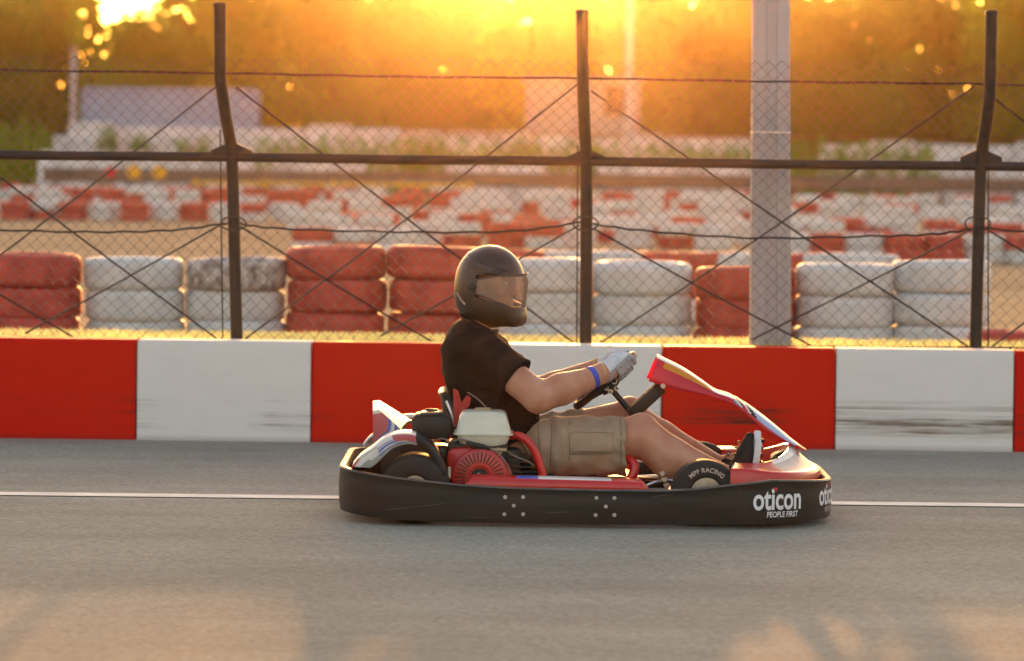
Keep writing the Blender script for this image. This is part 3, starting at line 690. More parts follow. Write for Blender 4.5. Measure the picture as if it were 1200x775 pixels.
# container
Y = 113; xa, xb = P(98, 130, Y).x, P(300, 130, Y).x; za, zc = zat(200, 150, Y), zat(200, 103, Y)
t = empty('storage_container', ((xa+xb)/2, Y, za), 'long pale blue grey container on the white wall at left', 'container')
b = MB(); rows = []
nx = 61
for i in range(nx):
    x = xa+(xb-xa)*i/(nx-1); d = .03 if (i//2) % 2 else 0
    rows.append([(x, Y+d, za+.1), (x, Y+d, zc-.12)])
b.grid(rows); b.build('corrugated_side', M['grey_white'], t, smooth=False)
MB().box(((xa+xb)/2, Y+1.26, (za+zc)/2), (xb-xa-.04, 2.4, zc-za-.06)).build('body', M['grey_white'], t, smooth=False)
for z in (za+.05, zc-.06): MB().box(((xa+xb)/2, Y-.01, z), (xb-xa+.02, .12, .12), bev=.01, seg=1).build('frame_beam', M['grey_white'], t, smooth=False)
for x in (xa, xb): MB().box((x, Y-.012, (za+zc)/2), (.12, .12, zc-za-.24), bev=.01, seg=1).build('corner_post', M['grey_white'], t, smooth=False)
# building
Y = 116; xa, xb = P(616, 130, Y).x, P(750, 130, Y).x; za, zc = 1.9, zat(680, 95, Y)
t = empty('small_building', ((xa+xb)/2, Y, 0), 'small flat roofed pale pink building behind the middle fence post', 'building')
MB().box(((xa+xb)/2, Y+2, zc/2), (xb-xa, 4, zc)).build('wall', M['building'], t, smooth=False)
MB().box(((xa+xb)/2, Y+2, zc+.06), (xb-xa+.3, 4.3, .12), bev=.02, seg=1).build('roof', M['building'], t, smooth=False)
wx = P(722, 118, Y).x; wz = zat(722, 118, Y)
wf = MB().box((wx, Y-.03, wz), (.80, .08, 1.0)).build('window', M['building'], t, smooth=False); MB().box((wx, Y-.075, wz), (.68, .02, .88)).build('pane', M['glass_dark'], wf, smooth=False)
# thin lamp posts
for px, pyt, Y, r_, lb in ((737, -130, 101, .115, 'slim pale lamp post beside the pink building'), (86, 57, 112, .10, 'short pale post left of the container')):
    x = P(px, 100, Y).x; zt = zat(px, pyt, Y)
    t = empty('lamp_post', (x, Y, 0), lb, 'lamp post'); MB().tube([(x, Y, 0), (x, Y, zt*.5), (x, Y, zt)], [r_, r_*.95, r_*.85], 12).build('shaft', M['concrete'], t)
    MB().box((x, Y-.3, zt), (.22, .8, .12), bev=.03).build('lamp_head', M['rail'], t)

# ---- foliage
def leaf_mesh(name, blobs, n, size, m, seed, parent=None, loc=(0, 0, 0)):
    g = np.random.default_rng(seed); blobs = np.array(blobs, float); vol = blobs[:, 3]*blobs[:, 4]*blobs[:, 5]
    which = g.choice(len(blobs), n, p=vol/vol.sum()); B_ = blobs[which]
    d = g.normal(size=(n, 3)); d /= np.linalg.norm(d, axis=1)[:, None]; rr = g.uniform(.35, 1.05, n)**.6
    C_ = B_[:, :3]+d*rr[:, None]*B_[:, 3:6]
    a = g.normal(size=(n, 3)); a /= np.linalg.norm(a, axis=1)[:, None]; c = g.normal(size=(n, 3)); b2 = np.cross(a, c); b2 /= np.linalg.norm(b2, axis=1)[:, None]
    s_ = size*g.uniform(.5, 1.25, n)[:, None]
    V = np.stack([C_-a*s_, C_+b2*s_*.5, C_+a*s_, C_-b2*s_*.5], 1).reshape(-1, 3)
    me = bpy.data.meshes.new(name); me.vertices.add(4*n); me.vertices.foreach_set('co', V.ravel())
    me.loops.add(4*n); me.loops.foreach_set('vertex_index', np.arange(4*n)); me.polygons.add(n); me.polygons.foreach_set('loop_start', np.arange(0, 4*n, 4))
    me.materials.append(m); me.update()
    return me
def hedge(pxa, pxb, pya, pyb, Y, lab, seed):
    xa, xb = P(pxa, 180, Y).x, P(pxb, 180, Y).x; zt, zb = zat(600, pya, Y), 0
    n = int((xb-xa)/.5); g = random.Random(seed)
    bl = [(xa+(i+.5)*(xb-xa)/n-(xa+xb)/2, g.uniform(-.1, .1), (zt)/2+g.uniform(-.06, .05), .36, .38, zt/2) for i in range(n)]
    me = leaf_mesh('hedge', bl, int(620*(xb-xa)), .10, M['hedge'], seed)
    o = bpy.data.objects.new('hedge', me); COL.objects.link(o); o.location = ((xa+xb)/2, Y, 0); tag(o, lab, 'hedge')
hedge(300, 520, 160, 200, 104.2, 'clipped green hedge above the guard rail left of the middle', 21)
hedge(470, 700, 160, 196, 104.6, 'green hedge below the sun glow', 22)
hedge(690, 880, 164, 196, 104.2, 'patchy green hedge right of the middle post', 23)
hedge(925, 1095, 158, 205, 101.5, 'tall dark green hedge right of the concrete pole', 24)
hedge(-60, 62, 150, 215, 106, 'dark green hedge at the left edge', 25)
hedge(150, 178, 158, 180, 106.2, 'small green bush on the white terrace', 26)
hedge(110, 142, 152, 170, 106.4, 'olive bush left of the small bush on the white terrace', 27)
hedge(205, 250, 162, 184, 106.1, 'olive bush below the container, left of the left post', 28)

def crown_blobs(seed, rx, rz, n):
    g = random.Random(seed); out = []
    for i in range(n):
        a = g.uniform(0, 6.283); r_ = g.uniform(.1, .85)*rx; z = g.uniform(-.8, .8)*rz
        k = math.sqrt(max(.1, 1-(z/rz)**2)); s_ = g.uniform(.28, .48)*rx
        out.append((math.cos(a)*r_*k, math.sin(a)*r_*k, z, s_, s_, s_*.75))
    return out
crowns = []
for i, m in enumerate(('leaf_a', 'leaf_b', 'leaf_c', 'leaf_a')):
    crowns.append(leaf_mesh('crown', crown_blobs(40+i, 2.2, 2.5, 26), 5200, .18, M[m], 60+i))
def trunk_mesh(seed):
    g = random.Random(seed); b = MB()
    pts = [(0, 0, 0), (g.uniform(-.1, .1), 0, 1.3), (g.uniform(-.25, .25), g.uniform(-.1, .1), 2.8), (g.uniform(-.3, .3), 0, 4.6)]
    b.tube(smooth_path(pts, 4), [.17-.010*i for i in range(13)], 9)
    for k in range(6):
        z = 1.5+k*.5; a = g.uniform(0, 6.28); l = g.uniform(1, 1.9)
        b.tube([(0, 0, z), (math.cos(a)*l*.5, math.sin(a)*l*.5, z+.5), (math.cos(a)*l, math.sin(a)*l, z+1.2)], [.07, .05, .02], 6)
    o = b.build('trunk', M['bark']); me = o.data; bpy.data.objects.remove(o); return me
trunks = [trunk_mesh(i) for i in range(3)]
tl = ['olive green tree', 'dark green tree', 'yellow green tree', 'loose olive tree']
def tree(px, Y, sc, ci, hz, where):
    x = P(px, 100, Y).x
    t = empty('tree', (x, Y, 0), '%s %s' % (tl[ci], where), 'tree', 'trees beyond the circuit')
    a = bpy.data.objects.new('trunk', trunks[(ci+int(px)) % 3]); COL.objects.link(a); a.parent = t; a.scale = (1, 1, hz/5.4)
    c = bpy.data.objects.new('crown', crowns[ci]); COL.objects.link(c); c.parent = t; c.location = (0, 0, hz); c.scale = sc; c.rotation_euler = (0, 0, px*.37)
tree(-40, 121, (1.2, 1, 1.26), 1, 4.5, 'at the left edge behind the hedge')
tree(55, 126, (1.1, 1, 1.26), 3, 4.5, 'behind the short post')
tree(165, 123, (1.25, 1, 1.06), 0, 3.5, 'behind the container, under the sky gap')
tree(285, 124, (1.2, 1, 1.26), 2, 4.5, 'right of the left post')
tree(395, 122, (1.2, 1, 1.26), 0, 4.5, 'left of the glow')
tree(510, 126, (1.2, 1, 1.26), 1, 4.5, 'in the glow left of the middle post')
tree(630, 125, (1.2, 1, 1.26), 2, 4.5, 'behind the pink building')
tree(750, 124, (1.2, 1, 1.26), 0, 4.5, 'right of the slim lamp post')
tree(870, 127, (1.2, 1, 1.26), 3, 4.5, 'behind the concrete pole')
tree(812, 129, (1.2, 1, 1.26), 1, 4.6, 'left of the concrete pole')
tree(985, 122, (1.2, 1, 1.26), 1, 4.5, 'right of the concrete pole')
tree(1085, 126, (1.2, 1, 1.26), 0, 4.5, 'left of the right post')
tree(1195, 123, (1.2, 1, 1.26), 2, 4.5, 'at the right edge')
tree(1320, 124, (1.2, 1, 1.26), 1, 4.5, 'just beyond the right edge')
bl = []
g = random.Random(9)
for i in range(60):
    px = -500+i*37; x = P(px, 100, 134).x; gap = 115 < px < 235
    hh = 6.3 if gap else g.uniform(7.7, 8.4)
    for k in range(5):
        bl.append((x+g.uniform(-.6, .6), 134+g.uniform(-.3, .3), hh*(k+.5)/5*.92, g.uniform(1.0, 1.5), .5, g.uniform(.9, 1.2)))
me = leaf_mesh('distant_wood', bl, 84000, .29, M['leaf_a'], 77); o = bpy.data.objects.new('distant_wood', me); COL.objects.link(o); tag(o, kind='stuff')


# ================================================================ THE KART
KX, KY = .30, 15.0
def K(px, py, dy): return P(px, py, KY+dy)
def XZ(px, py, dy): p = K(px, py, dy); return (p.x, p.z)
kart = empty('go_kart', (KX, KY, 0), 'red and black rental go-kart with wraparound bumper carrying the helmeted driver', 'go-kart')

# ---- wraparound bumper
HL, HW = .976, .685
def bpath(n=220):
    pts = []
    def corner(cx, cy, rx, ry, a0, a1, m):
        for i in range(m+1):
            a = R(a0+(a1-a0)*i/m); pts.append((cx+rx*math.cos(a), cy+ry*math.sin(a)))
    rr, rf = .30, .42
    corner(HL-rf, -HW+.42, rf, .42, -90, 0, 22); corner(HL-rf, HW-.42, rf, .42, 0, 90, 22)
    corner(-HL+rr, HW-.30, rr, .30, 90, 180, 18); corner(-HL+rr, -HW+.30, rr, .30, 180, 270, 18)
    P_ = [Vector((x, y, 0)) for x, y in pts]; P_.append(P_[0]); d = [0]
    for i in range(1, len(P_)): d.append(d[-1]+(P_[i]-P_[i-1]).length)
    out = []; j = 0
    for k in range(n):
        s_ = d[-1]*k/n
        while d[j+1] < s_: j += 1
        out.append(P_[j].lerp(P_[j+1], (s_-d[j])/max(1e-9, d[j+1]-d[j])))
    return out, d[-1]
BP, BL = bpath()
def bz_top(x): return float(np.interp(x, [-1, -.93, -.7, -.5, -.3, .03, .30, .42, .55, .72, .86, .99], [.222, .212, .190, .170, .160, .155, .156, .163, .180, .198, .190, .178]))
def bz_bot(x): return float(np.interp(x, [-1, -.85, -.6, .0, .6, .99], [.044, .032, .022, .018, .020, .028]))
def bump_at(s_):
    f = (s_ % BL)/BL*len(BP); i = int(f); a, b = BP[i % len(BP)], BP[(i+1) % len(BP)]
    p = a.lerp(b, f-i); t = (b-a).normalized(); n = Vector((t.y, -t.x, 0)); return p, n
bow = lambda f: .005*math.sin(math.pi*min(1, max(0, f)))
rows = []; n = len(BP)
for i, p in enumerate(BP):
    t = (BP[(i+1) % n]-BP[i-1]).normalized(); nn = Vector((t.y, -t.x, 0)); zt, zb = bz_top(p.x), bz_bot(p.x)
    pr = [(-.030, zb+.004), (-.014, zb), (-.004, zb+.003)]+[(bow(f)-.003, zb+.012+(zt-zb-.026)*f) for f in (.0, .2, .4, .6, .8, 1.0)]+[(.000, zt-.006), (-.004, zt), (-.021, zt), (-.027, zt-.005), (-.028, zt-.05), (-.030, zb+.05), (-.030, zb+.004)]
    rows.append([Vector((KX, KY, 0))+p+nn*o_+Vector((0, 0, z)) for o_, z in pr])
b = MB(); b.grid(rows, mi=lambda i, k: 1 if k in (9, 10, 11) else 0, closed_u=True)  # paler top lip: edge wear plus the sunlit rim highlight, put into the colour
bumper = b.build('bumper', [M['black'], M['rim_edge']], kart, angle=50)
def on_bumper(s_, z, out=.0015):
    p, nn = bump_at(s_); zt, zb = bz_top(p.x), bz_bot(p.x)
    return Vector((KX, KY, 0))+p+nn*(bow((z-zb-.012)/(zt-zb-.026))-.003+out)+Vector((0, 0, z)), nn
# the near straight runs at y = -HW with x growing backwards along the path?  find s for a given x on the near side
def s_of(x):
    best = min(range(n), key=lambda i: (abs(BP[i].x-x)+(9 if BP[i].y > -.2 else 0))); return BL*best/n
for (px, py) in ((592, 583), (613, 583), (602, 593), (591, 603), (613, 603), (699, 584), (720, 584), (710, 594), (698, 604), (720, 604)):
    q = K(px, py, -HW-.005); c, nn = on_bumper(s_of(q.x-KX), q.z, 0)
    c.x = q.x
    MB().lathe([(-.004, .0078), (.003, .0078), (.0045, .006), (.0045, .0035), (.002, .003), (.002, 0)], c, nn, 12).build('bolt', M['steel'], bumper)
def wrap_text(body, s_c, z0, height, width, m, name, shear=0):
    v, f, w = text_mesh(body, 1.0, bold=.012 if height < .02 else .022); hmax = max(p[1] for p in v if True)
    k = height/ max(1e-6, hmax); kx = width/w
    sgn = 1 if bump_at(s_c+.01)[0].x > bump_at(s_c)[0].x else -1
    vv = [on_bumper(s_c+sgn*(p[0]*kx-width/2), z0+p[1]*k, .0018)[0] for p in v]
    MB().add(vv, f).build(name, m, bumper, smooth=False)
def near_x(px): return K(px, 590, -HW).x-KX
xc = near_x(913); p, _ = bump_at(s_of(xc))
s1 = s_of(near_x(914.5)); zc = K(912, 600, -HW+.05).z
wrap_text('oticon', s1, .083, .080, .214, M['print_white'], 'lettering')
wrap_text('PEOPLE FIRST', s1+(.022 if bump_at(s1+.01)[0].x > bump_at(s1)[0].x else -.022), .052, .022, .142, M['print_white'], 'lettering')
sg = 1 if bump_at(s1+.01)[0].x > bump_at(s1)[0].x else -1
s2 = s1+sg*.335
wrap_text('oticon', s2, .086, .076, .214, M['print_white'], 'lettering')
wrap_text('PEOPLE FIRST', s2+sg*.022, .056, .020, .142, M['decal'], 'lettering')
for sc in (s1, s2):   # red dot of the i
    vv = []
    for k in range(10): vv.append(on_bumper(sc+sg*(-.014+.008*math.cos(k*.628)), .083+.078+.008*math.sin(k*.628), .0024)[0])
    MB().add(vv, [tuple(range(10))]).build('emblem_dot', M['sign_red'], bumper, smooth=False)

for (xa_, za_, xb_, zb_) in ((452, 598, 487, 594), (487, 594, 522, 590), (862, 570, 869, 577), (640, 601, 668, 600), (760, 583, 790, 579), (540, 606, 580, 607)):
    qa, qb = K(xa_, za_, -HW), K(xb_, zb_, -HW); up_, dn_ = [], []
    for t_ in np.linspace(0, 1, 9):
        q = qa.lerp(qb, t_); c, nn = on_bumper(s_of(q.x-KX), q.z, .0012); c.x = q.x; w_ = .0011*math.sin(math.pi*(.1+.8*t_)); up_.append(c+Vector((0, 0, w_))); dn_.append(c-Vector((0, 0, w_)))
    MB().grid([up_, dn_]).build('scratch', M['rim_edge'], bumper, smooth=False)
# ---- chassis
def kb(name, m, parent=kart): return name, m, parent
ch = MB()
for sy in (-.33, .33):
    ch.tube(smooth_path([(KX-.86, KY+sy*.9, .075), (KX-.4, KY+sy, .065), (KX+.25, KY+sy*.95, .06), (KX+.62, KY+sy*.75, .065), (KX+.80, KY+sy*.7, .07)], 5), .016, 8)
for sx in (-.84, -.2, .36, .80): ch.tube([(KX+sx, KY-.46, .07), (KX+sx, KY+.46, .07)], .016, 8)
for sx in (-.3, .03):
    for sy in (-1, 1):
        ch.tube([(KX+sx, KY+sy*.33, .065), (KX+sx, KY+sy*.655, .085)], .013, 8)
        ch.box((KX+sx, KY+sy*.648, .095), (.12, .012, .09), bev=.003)
for sy in (-1, 1):
    ch.tube([(KX-.9, KY+sy*.3, .08), (KX-.955, KY+sy*.3, .1)], .013, 8); ch.tube([(KX+.8, KY+sy*.25, .07), (KX+.955, KY+sy*.25, .09)], .013, 8)
ch.build('chassis_frame', M['metal_dark'], kart)
MB().box((KX+.28, KY, .042), (.95, .62, .006), bev=.002).build('floor_tray', M['metal_dark'], kart, smooth=False)
MB().tube([(KX-.675, KY-.56, .136), (KX-.675, KY+.56, .136)], .016, 12).build('axle', M['steel'], kart)
so_ = MB(); so_.tube(smooth_path([K(752, 572, -.35), K(766, 566, -.35), K(781, 563, -.33), K(800, 566, -.30), K(812, 566, -.2)], 4), .007, 8)
for px, py in ((779, 562), (781, 569), (776, 555)): so_.lathe([(-.012, .009), (0, .013), (.012, .009)], K(px, py, -.36), (0, 1, 0), 10)
so_.tube([K(735, 560, .0), K(810, 563, -.38)], .008, 8); so_.tube([K(735, 560, .0), K(812, 556, .38)], .008, 8)
so_.build('steering_linkage', M['steel'], kart)

# ---- wheels
WS = 1
def wheel(px, py_top, dy, r, wd, rim_r, toe=0, words=None):
    s_ = FPX/(KY+dy); x = K(px, py_top, dy).x; c = Vector((x, KY+dy, r+.004)); ax = Vector((math.sin(toe), math.cos(toe), 0))
    h = wd/2
    prof = [(-h*.72, rim_r), (-h*.93, rim_r+.006), (-h, rim_r+.016), (-h*1.0, r*.82), (-h*.96, r*.93), (-h*.84, r*.985), (-h*.6, r), (h*.6, r), (h*.84, r*.985), (h*.96, r*.93), (h, r*.82), (h, rim_r+.016), (h*.93, rim_r+.006), (h*.72, rim_r)]
    w = bpy.data.objects.new('wheel', None); COL.objects.link(w); w.parent = kart
    ty = MB().lathe(prof, c, ax, 48).build('tyre', M['rubber'], w, angle=60)
    rm = MB().lathe([(-h*.80, rim_r+.004), (-h*.90, rim_r+.003), (-h*.90, rim_r-.004), (-h*.70, rim_r-.006)], c, ax, 40).build('rim', M['steel'], w)
    rm = MB().lathe([(-h*.70, rim_r-.0065), (-h*.2, rim_r-.010), (-h*.15, .034), (-h*.42, .030), (-h*.46, .018), (-h*.6, .016), (-h*.6, 0)], c, ax, 40)
    rm.lathe([(h*.80, rim_r+.004), (h*.86, rim_r-.006), (h*.45, rim_r-.022), (h*.42, 0)], c, ax, 40)
    rm.lathe([(-h*.7, rim_r-.008), (h*.7, rim_r-.008)], c, ax, 40)
    sd = Vector((0, 0, 1)).cross(ax).normalized(); up = Vector((0, 0, 1))
    for k in range(3):
        a = k*2.094+.5; rm.lathe([(-h*.50, .007), (-h*.62, .007), (-h*.62, 0)], c+(sd*math.cos(a)+up*math.sin(a))*.026, ax, 8)
    rm.build('hub', M['alloy'], w)
    if words:
        v, f, tw = text_mesh(words, 1.0, 1.06, bold=.02); k = .018/.72; R0 = rim_r+.026; span = tw*k/(R0+.01)
        vv = []
        for (tx, tz) in v:
            a = math.pi/2+span/2-tx*k/(R0+.01); rr = R0+tz*k
            vv.append(c-ax*(h+.0022)-sd*(rr*math.cos(a))*WS+up*(rr*math.sin(a)))
        MB().add(vv, f).build('lettering', M['decal'], ty.parent, smooth=False)
    return w
wheel(487, 535, -.50, .136, .20, .050)
wheel(485, 515, .50, .136, .20, .050)
wheel(826, 541, -.50, .129, .13, .058, R(-4), 'MPF RACING')
wheel(822, 521, .50, .126, .13, .058, R(-4), 'MPF RACING')

# ---- rear wheel fender and rear panels
def fender(dy, flip, parent):
    # outer edge line and inner lip line of the side face, traced on the near face
    out = [(413, 547), (421, 538), (434, 529), (447, 518), (458, 513), (470, 511), (484, 512), (497, 517), (508, 527), (517, 541), (523, 556)]
    inn = [(434, 549), (441, 544), (450, 535), (459, 527), (468, 523), (478, 521), (487, 522), (495, 526), (503, 534), (510, 546), (515, 559)]
    near = -.60
    O = [Vector((K(px, py, near).x, 0, K(px, py, near).z)) for px, py in out]; I = [Vector((K(px, py, near).x, 0, K(px, py, near).z)) for px, py in inn]
    O = smooth_path(O, 9); I = smooth_path(I, 9); rows = []; m = len(O)
    for j in range(m):
        o_, i_ = O[j], I[j]; md = o_.lerp(i_, .5); yy = [near+.012, near+.002, near+.006, near+.022, near+.10, near+.23]
        q = [i_.lerp(o_, .96*e/13) for e in range(14)]+[o_+Vector((0, 0, .006)), o_+Vector((0, 0, .012)), o_+Vector((0, 0, .008))]
        yy = [near+.010-.008*math.sin(math.pi*.6*e/13) for e in range(14)]+[near+.012, near+.10, near+.23]
        rows.append([Vector((p.x, KY+flip*y, p.z)) for p, y in zip(q, yy)])
    def mi(i, k):
        f = i/(m-1)
        if f > .62: return 3
        if k >= 14: return 0
        v_ = k/13
        if f > .40 and v_ > .30+.9*(.62-f): return 2
        g_ = v_+.12*math.sin(5*f)
        if f < .12: return 4 if v_ < .55 else 0
        for lo_, hi_, c_ in ((.30, .37, 1), (.52, .66, 1), (.80, .88, 1)):
            if lo_ < g_ < hi_ and f > .16+.1*v_: return c_
        return 0 if g_ > .42 else 4
    return MB().grid(rows, mi).build('wheel_fender', [M['plastic_white'], M['sticker_blue'], M['rosy'], M['blackpart'], M['sticker_grey']], parent, solid=.005)
fender(0, 1, kart); fender(0, -1, kart)
# rear wing panel: a plastic shell whose pale top slopes down towards the seat
nf = [(437, 482), (444, 480), (470, 503), (458, 511), (446, 522), (440, 540), (437, 545)]
ff = [(437, 470), (445, 470), (483, 493), (474, 503), (455, 512), (443, 535), (438, 540)]
a = [Vector((XZ(px, py, -.30)[0], KY-.30, XZ(px, py, -.30)[1])) for px, py in nf]
c = [Vector((XZ(px, py, .06)[0], KY+.06, XZ(px, py, .06)[1])) for px, py in ff]
b = MB(); nn_ = len(a)
# near graphic face split in bands
tl_, tr_, br_, bl_ = a[0], a[2], a[4], a[6]
rows = []
for i in range(49):
    f = i/48; l = a[0].lerp(a[6], f); r_ = (a[1].lerp(a[2], min(1, f*2.4)) if f < .42 else a[2].lerp(a[4], (f-.42)/.35) if f < .77 else a[4].lerp(a[6]+Vector((.006, 0, 0)), (f-.77)/.23))
    rows.append([l.lerp(r_, q)+Vector((0, -.012*math.sin(math.pi*q)*math.sin(math.pi*min(1, f+.1)), 0)) for q in np.linspace(0, 1, 33)])
def mi(i, k):
    d = i/4+k/4*.75
    if i < 3: return 0
    if d < 7.6: return 1
    if 7.6 <= d < 8.5 or 9.3 <= d < 9.9: return 2
    if 8.5 <= d < 9.3: return 0
    return 3
b.grid(rows, mi)
rows2 = []
for q in np.linspace(0, 1, 7):
    rows2.append([u.lerp(w, q)+Vector((0, 0, .012*math.sin(math.pi*q))) for u, w in zip([a[6], a[0], a[1], a[2], a[3], a[4], a[6]], [c[6], c[0], c[1], c[2], c[3], c[4], c[6]])])
b.grid(rows2, lambda i, k: 0); b.add(c, [tuple(range(nn_))], 0)
b.build('side_panel', [M['plastic_white'], M['rosy'], M['sticker_blue'], M['sticker_grey']], kart, angle=35)
# low plastic skirt in front of it, over the bumper's rear end
b = MB(); rows = []
for q in np.linspace(0, 1, 9):
    y = -.60+.5*q
    rows.append([K(412, 548, y)+Vector((0, 0, 0)), K(420, 537, y), K(432, 528, y), K(441, 523, y)])
b.grid(rows, lambda i, k: 1 if k == 0 else 0); b.build('skirt', [M['plastic_white'], M['red']], kart, solid=.006)

# ---- engine
eng = bpy.data.objects.new('engine', None); COL.objects.link(eng); eng.parent = kart
b = MB(); pl = [XZ(px, py, -.42) for px, py in ((483, 515), (482, 492), (487, 486), (520, 485), (527, 491), (527, 515))]
b.prism(pl, KY-.42, KY-.24, bev=.008); pl2 = [XZ(px, py, -.43) for px, py in ((489, 489), (493, 484.5), (519, 484), (523, 488))]
b.prism(pl2, KY-.425, KY-.25, bev=.003)
ab = b.build('air_box', M['blackpart'], eng, angle=30)
b = MB(); b.lathe([(-.008, .016), (.004, .016), (.007, .012), (.007, 0)], K(505, 483, -.34), (0, 0, 1), 14); b.box(K(506, 480.5, -.34), (.05, .012, .010), bev=.003); b.build('clamp', M['metal_dark'], ab)
# fuel tank: two half shells meeting at a flange
def tank(levels, y0, y1, name, m, parent, rc=.03):
    b = MB(); rows = []
    for (pl_, pr_, py, ins) in levels:
        xl, z = XZ(pl_, py, -.40); xr, _ = XZ(pr_, py, -.40); a0, a1 = KY+y0+ins, KY+y1-ins; pr = []
        r_ = min(rc, (xr-xl)/2.2)
        for cx, cy, s0 in ((xr-r_, a0+r_, -90), (xr-r_, a1-r_, 0), (xl+r_, a1-r_, 90), (xl+r_, a0+r_, 180)):
            for k in range(6):
                t = R(s0+k*18); pr.append(Vector((cx+r_*math.cos(t), cy+r_*math.sin(t), z)))
        rows.append(pr+[pr[0]])
    b.grid(rows); b.add(rows[0][:-1], [tuple(range(24))]); b.add(rows[-1][:-1], [tuple(range(24))[::-1]])
    return b.build(name, m, parent, angle=35)
tk = tank([(562, 572, 482.3, .09), (546, 588, 482.6, .03), (541.5, 591.5, 484, .022), (539, 593.5, 487, .014), (534.5, 598, 504, .004), (533.5, 599, 507, .001), (531.5, 601.5, 507.4, -.004), (531.5, 601.5, 509.2, -.004), (535.5, 597.5, 509.7, .002), (536.5, 596.5, 514, .006), (539, 594, 519.5, .012), (545, 588, 522.5, .022), (560, 574, 523, .06)], -.44, -.20, 'fuel_tank', M['cream'], eng)
b = MB(); q = K(566, 482.5, -.32); b.lathe([(-.004, .034), (.010, .034), (.015, .029), (.016, 0)], q, (0, 0, 1), 20)
for k in range(16): b.box(q+Vector((.034*math.cos(k*.3927), .034*math.sin(k*.3927), .004)), (.006, .006, .012), Matrix.Rotation(k*.3927, 3, 'Z'))
b.build('tank_cap', M['cap'], tk)
b = MB(); pl = [XZ(px, py, -.45) for px, py in ((524, 566), (524, 530), (530, 525.5), (556, 524), (575, 527), (590, 537), (599, 551), (601, 566))]
b.prism(pl, KY-.45, KY-.28, bev=.014); sh = b.build('fan_shroud', M['engine_red'], eng, angle=35)
fc = K(562, 559, -.455); fr = 33/ (FPX/(KY-.455))
MB().lathe([(.0, fr*1.02), (-.010, fr), (-.015, fr*.92), (-.015, fr*.40), (-.009, fr*.36), (-.009, 0)], fc, (0, 1, 0), 40).build('starter_cover', M['engine_red'], sh, angle=35)
b = MB()
for k in range(34):
    a_ = k*2*math.pi/34; rot = Matrix.Rotation(-a_, 3, 'Y'); d = Vector((math.cos(a_), 0, math.sin(a_)))
    b.box(fc+d*fr*.70+Vector((0, -.0152, 0)), (fr*.36, .002, .0042), Matrix.Rotation(-a_, 3, 'Y'))
b.build('vent_slots', M['blackpart'], sh, smooth=False)
b = MB(); b.lathe([(-.006, fr*.34), (-.012, fr*.30), (-.012, 0)], fc, (0, 1, 0), 24); b.build('hub_disc', M['blackpart'], sh)
b = MB(); b.lathe([(-.018, .006), (-.021, .004), (-.021, 0)], fc+Vector((-.003, 0, .01)), (0, 1, 0), 10); b.tube([fc+Vector((-.006, -.017, .018)), fc+Vector((.006, -.017, -.008))], .003, 6); b.build('recoil_clip', M['steel'], sh)
for px, py in ((539.5, 543), (584, 543.5), (532, 560)):
    MB().lathe([(0, .0085), (-.006, .0085), (-.008, .006), (-.008, 0)], K(px, py, -.452), (0, 1, 0), 12).build('bolt', M['steel'], sh)
b = MB(); b.box(K(560, 530, -.30), (.24, .20, .10), bev=.02); b.box(K(552, 522, -.30), (.14, .16, .05), bev=.012); b.box(K(515, 540, -.28), (.08, .16, .13), bev=.02); b.box(K(590, 545, -.25), (.14, .14, .14), bev=.02)
for k in range(6): b.box(K(600, 548, -.25)+Vector((0, 0, -.05+.02*k)), (.15, .17, .006))
b.build('crankcase', M['metal_dark'], eng)
b = MB(); b.prism([XZ(px, py, -.46) for px, py in ((545, 519), (549, 517), (566, 521), (575, 524), (574, 528), (562, 527), (548, 523))], KY-.465, KY-.44, bev=.003); b.build('throttle_lever', M['blackpart'], eng)
for cp_, cr_ in (([K(574, 525, -.46), K(583, 531, -.465), K(592, 541, -.46), K(600, 556, -.44)], .0032),
                 ([K(508, 517, -.40), K(518, 514, -.43), K(528, 518, -.42), K(540, 515, -.44), K(552, 518, -.45)], .0034),
                 ([K(548, 460, -.2), K(560, 468, -.22), K(572, 480, -.24)], .003),
                 ([K(594, 529, -.40), K(606, 536, -.42), K(617, 540, -.42), K(626, 546, -.40)], .003)):
    MB().tube(smooth_path(cp_, 5), cr_, 6).build('cable', M['cable'], eng)
MB().box(K(526.5, 554, -.46), (.014, .01, .045), bev=.002).build('bracket', M['steel'], eng, smooth=False)
b = MB(); b.box(K(576, 527, -.42), (.12, .03, .012), bev=.003); b.lathe([(-.02, .016), (.02, .016)], K(584, 529, -.40), (0, 1, 0), 12); b.build('carburettor', M['cap'], eng)
MB().tube(smooth_path([K(598, 511, -.34), K(608, 511, -.37), K(619, 518, -.38), K(628, 532, -.38), K(634, 549, -.38), K(638, 566, -.38)], 5), .0165, 10).build('guard_hoop', M['red'], kart)
MB().tube(smooth_path([K(724, 571, -.20), K(737, 563, -.22), K(743, 553, -.22), K(742, 543, -.21), K(733, 537, -.18), K(722, 536, -.1)], 5), .019, 10).build('tank_hoop', M['red'], kart)
MB().prism([XZ(px, py, 0) for px, py in ((640, 575), (645, 552), (742, 556), (748, 575))], KY-.28, KY+.28, bev=.02).build('seat_pan', M['red'], kart)
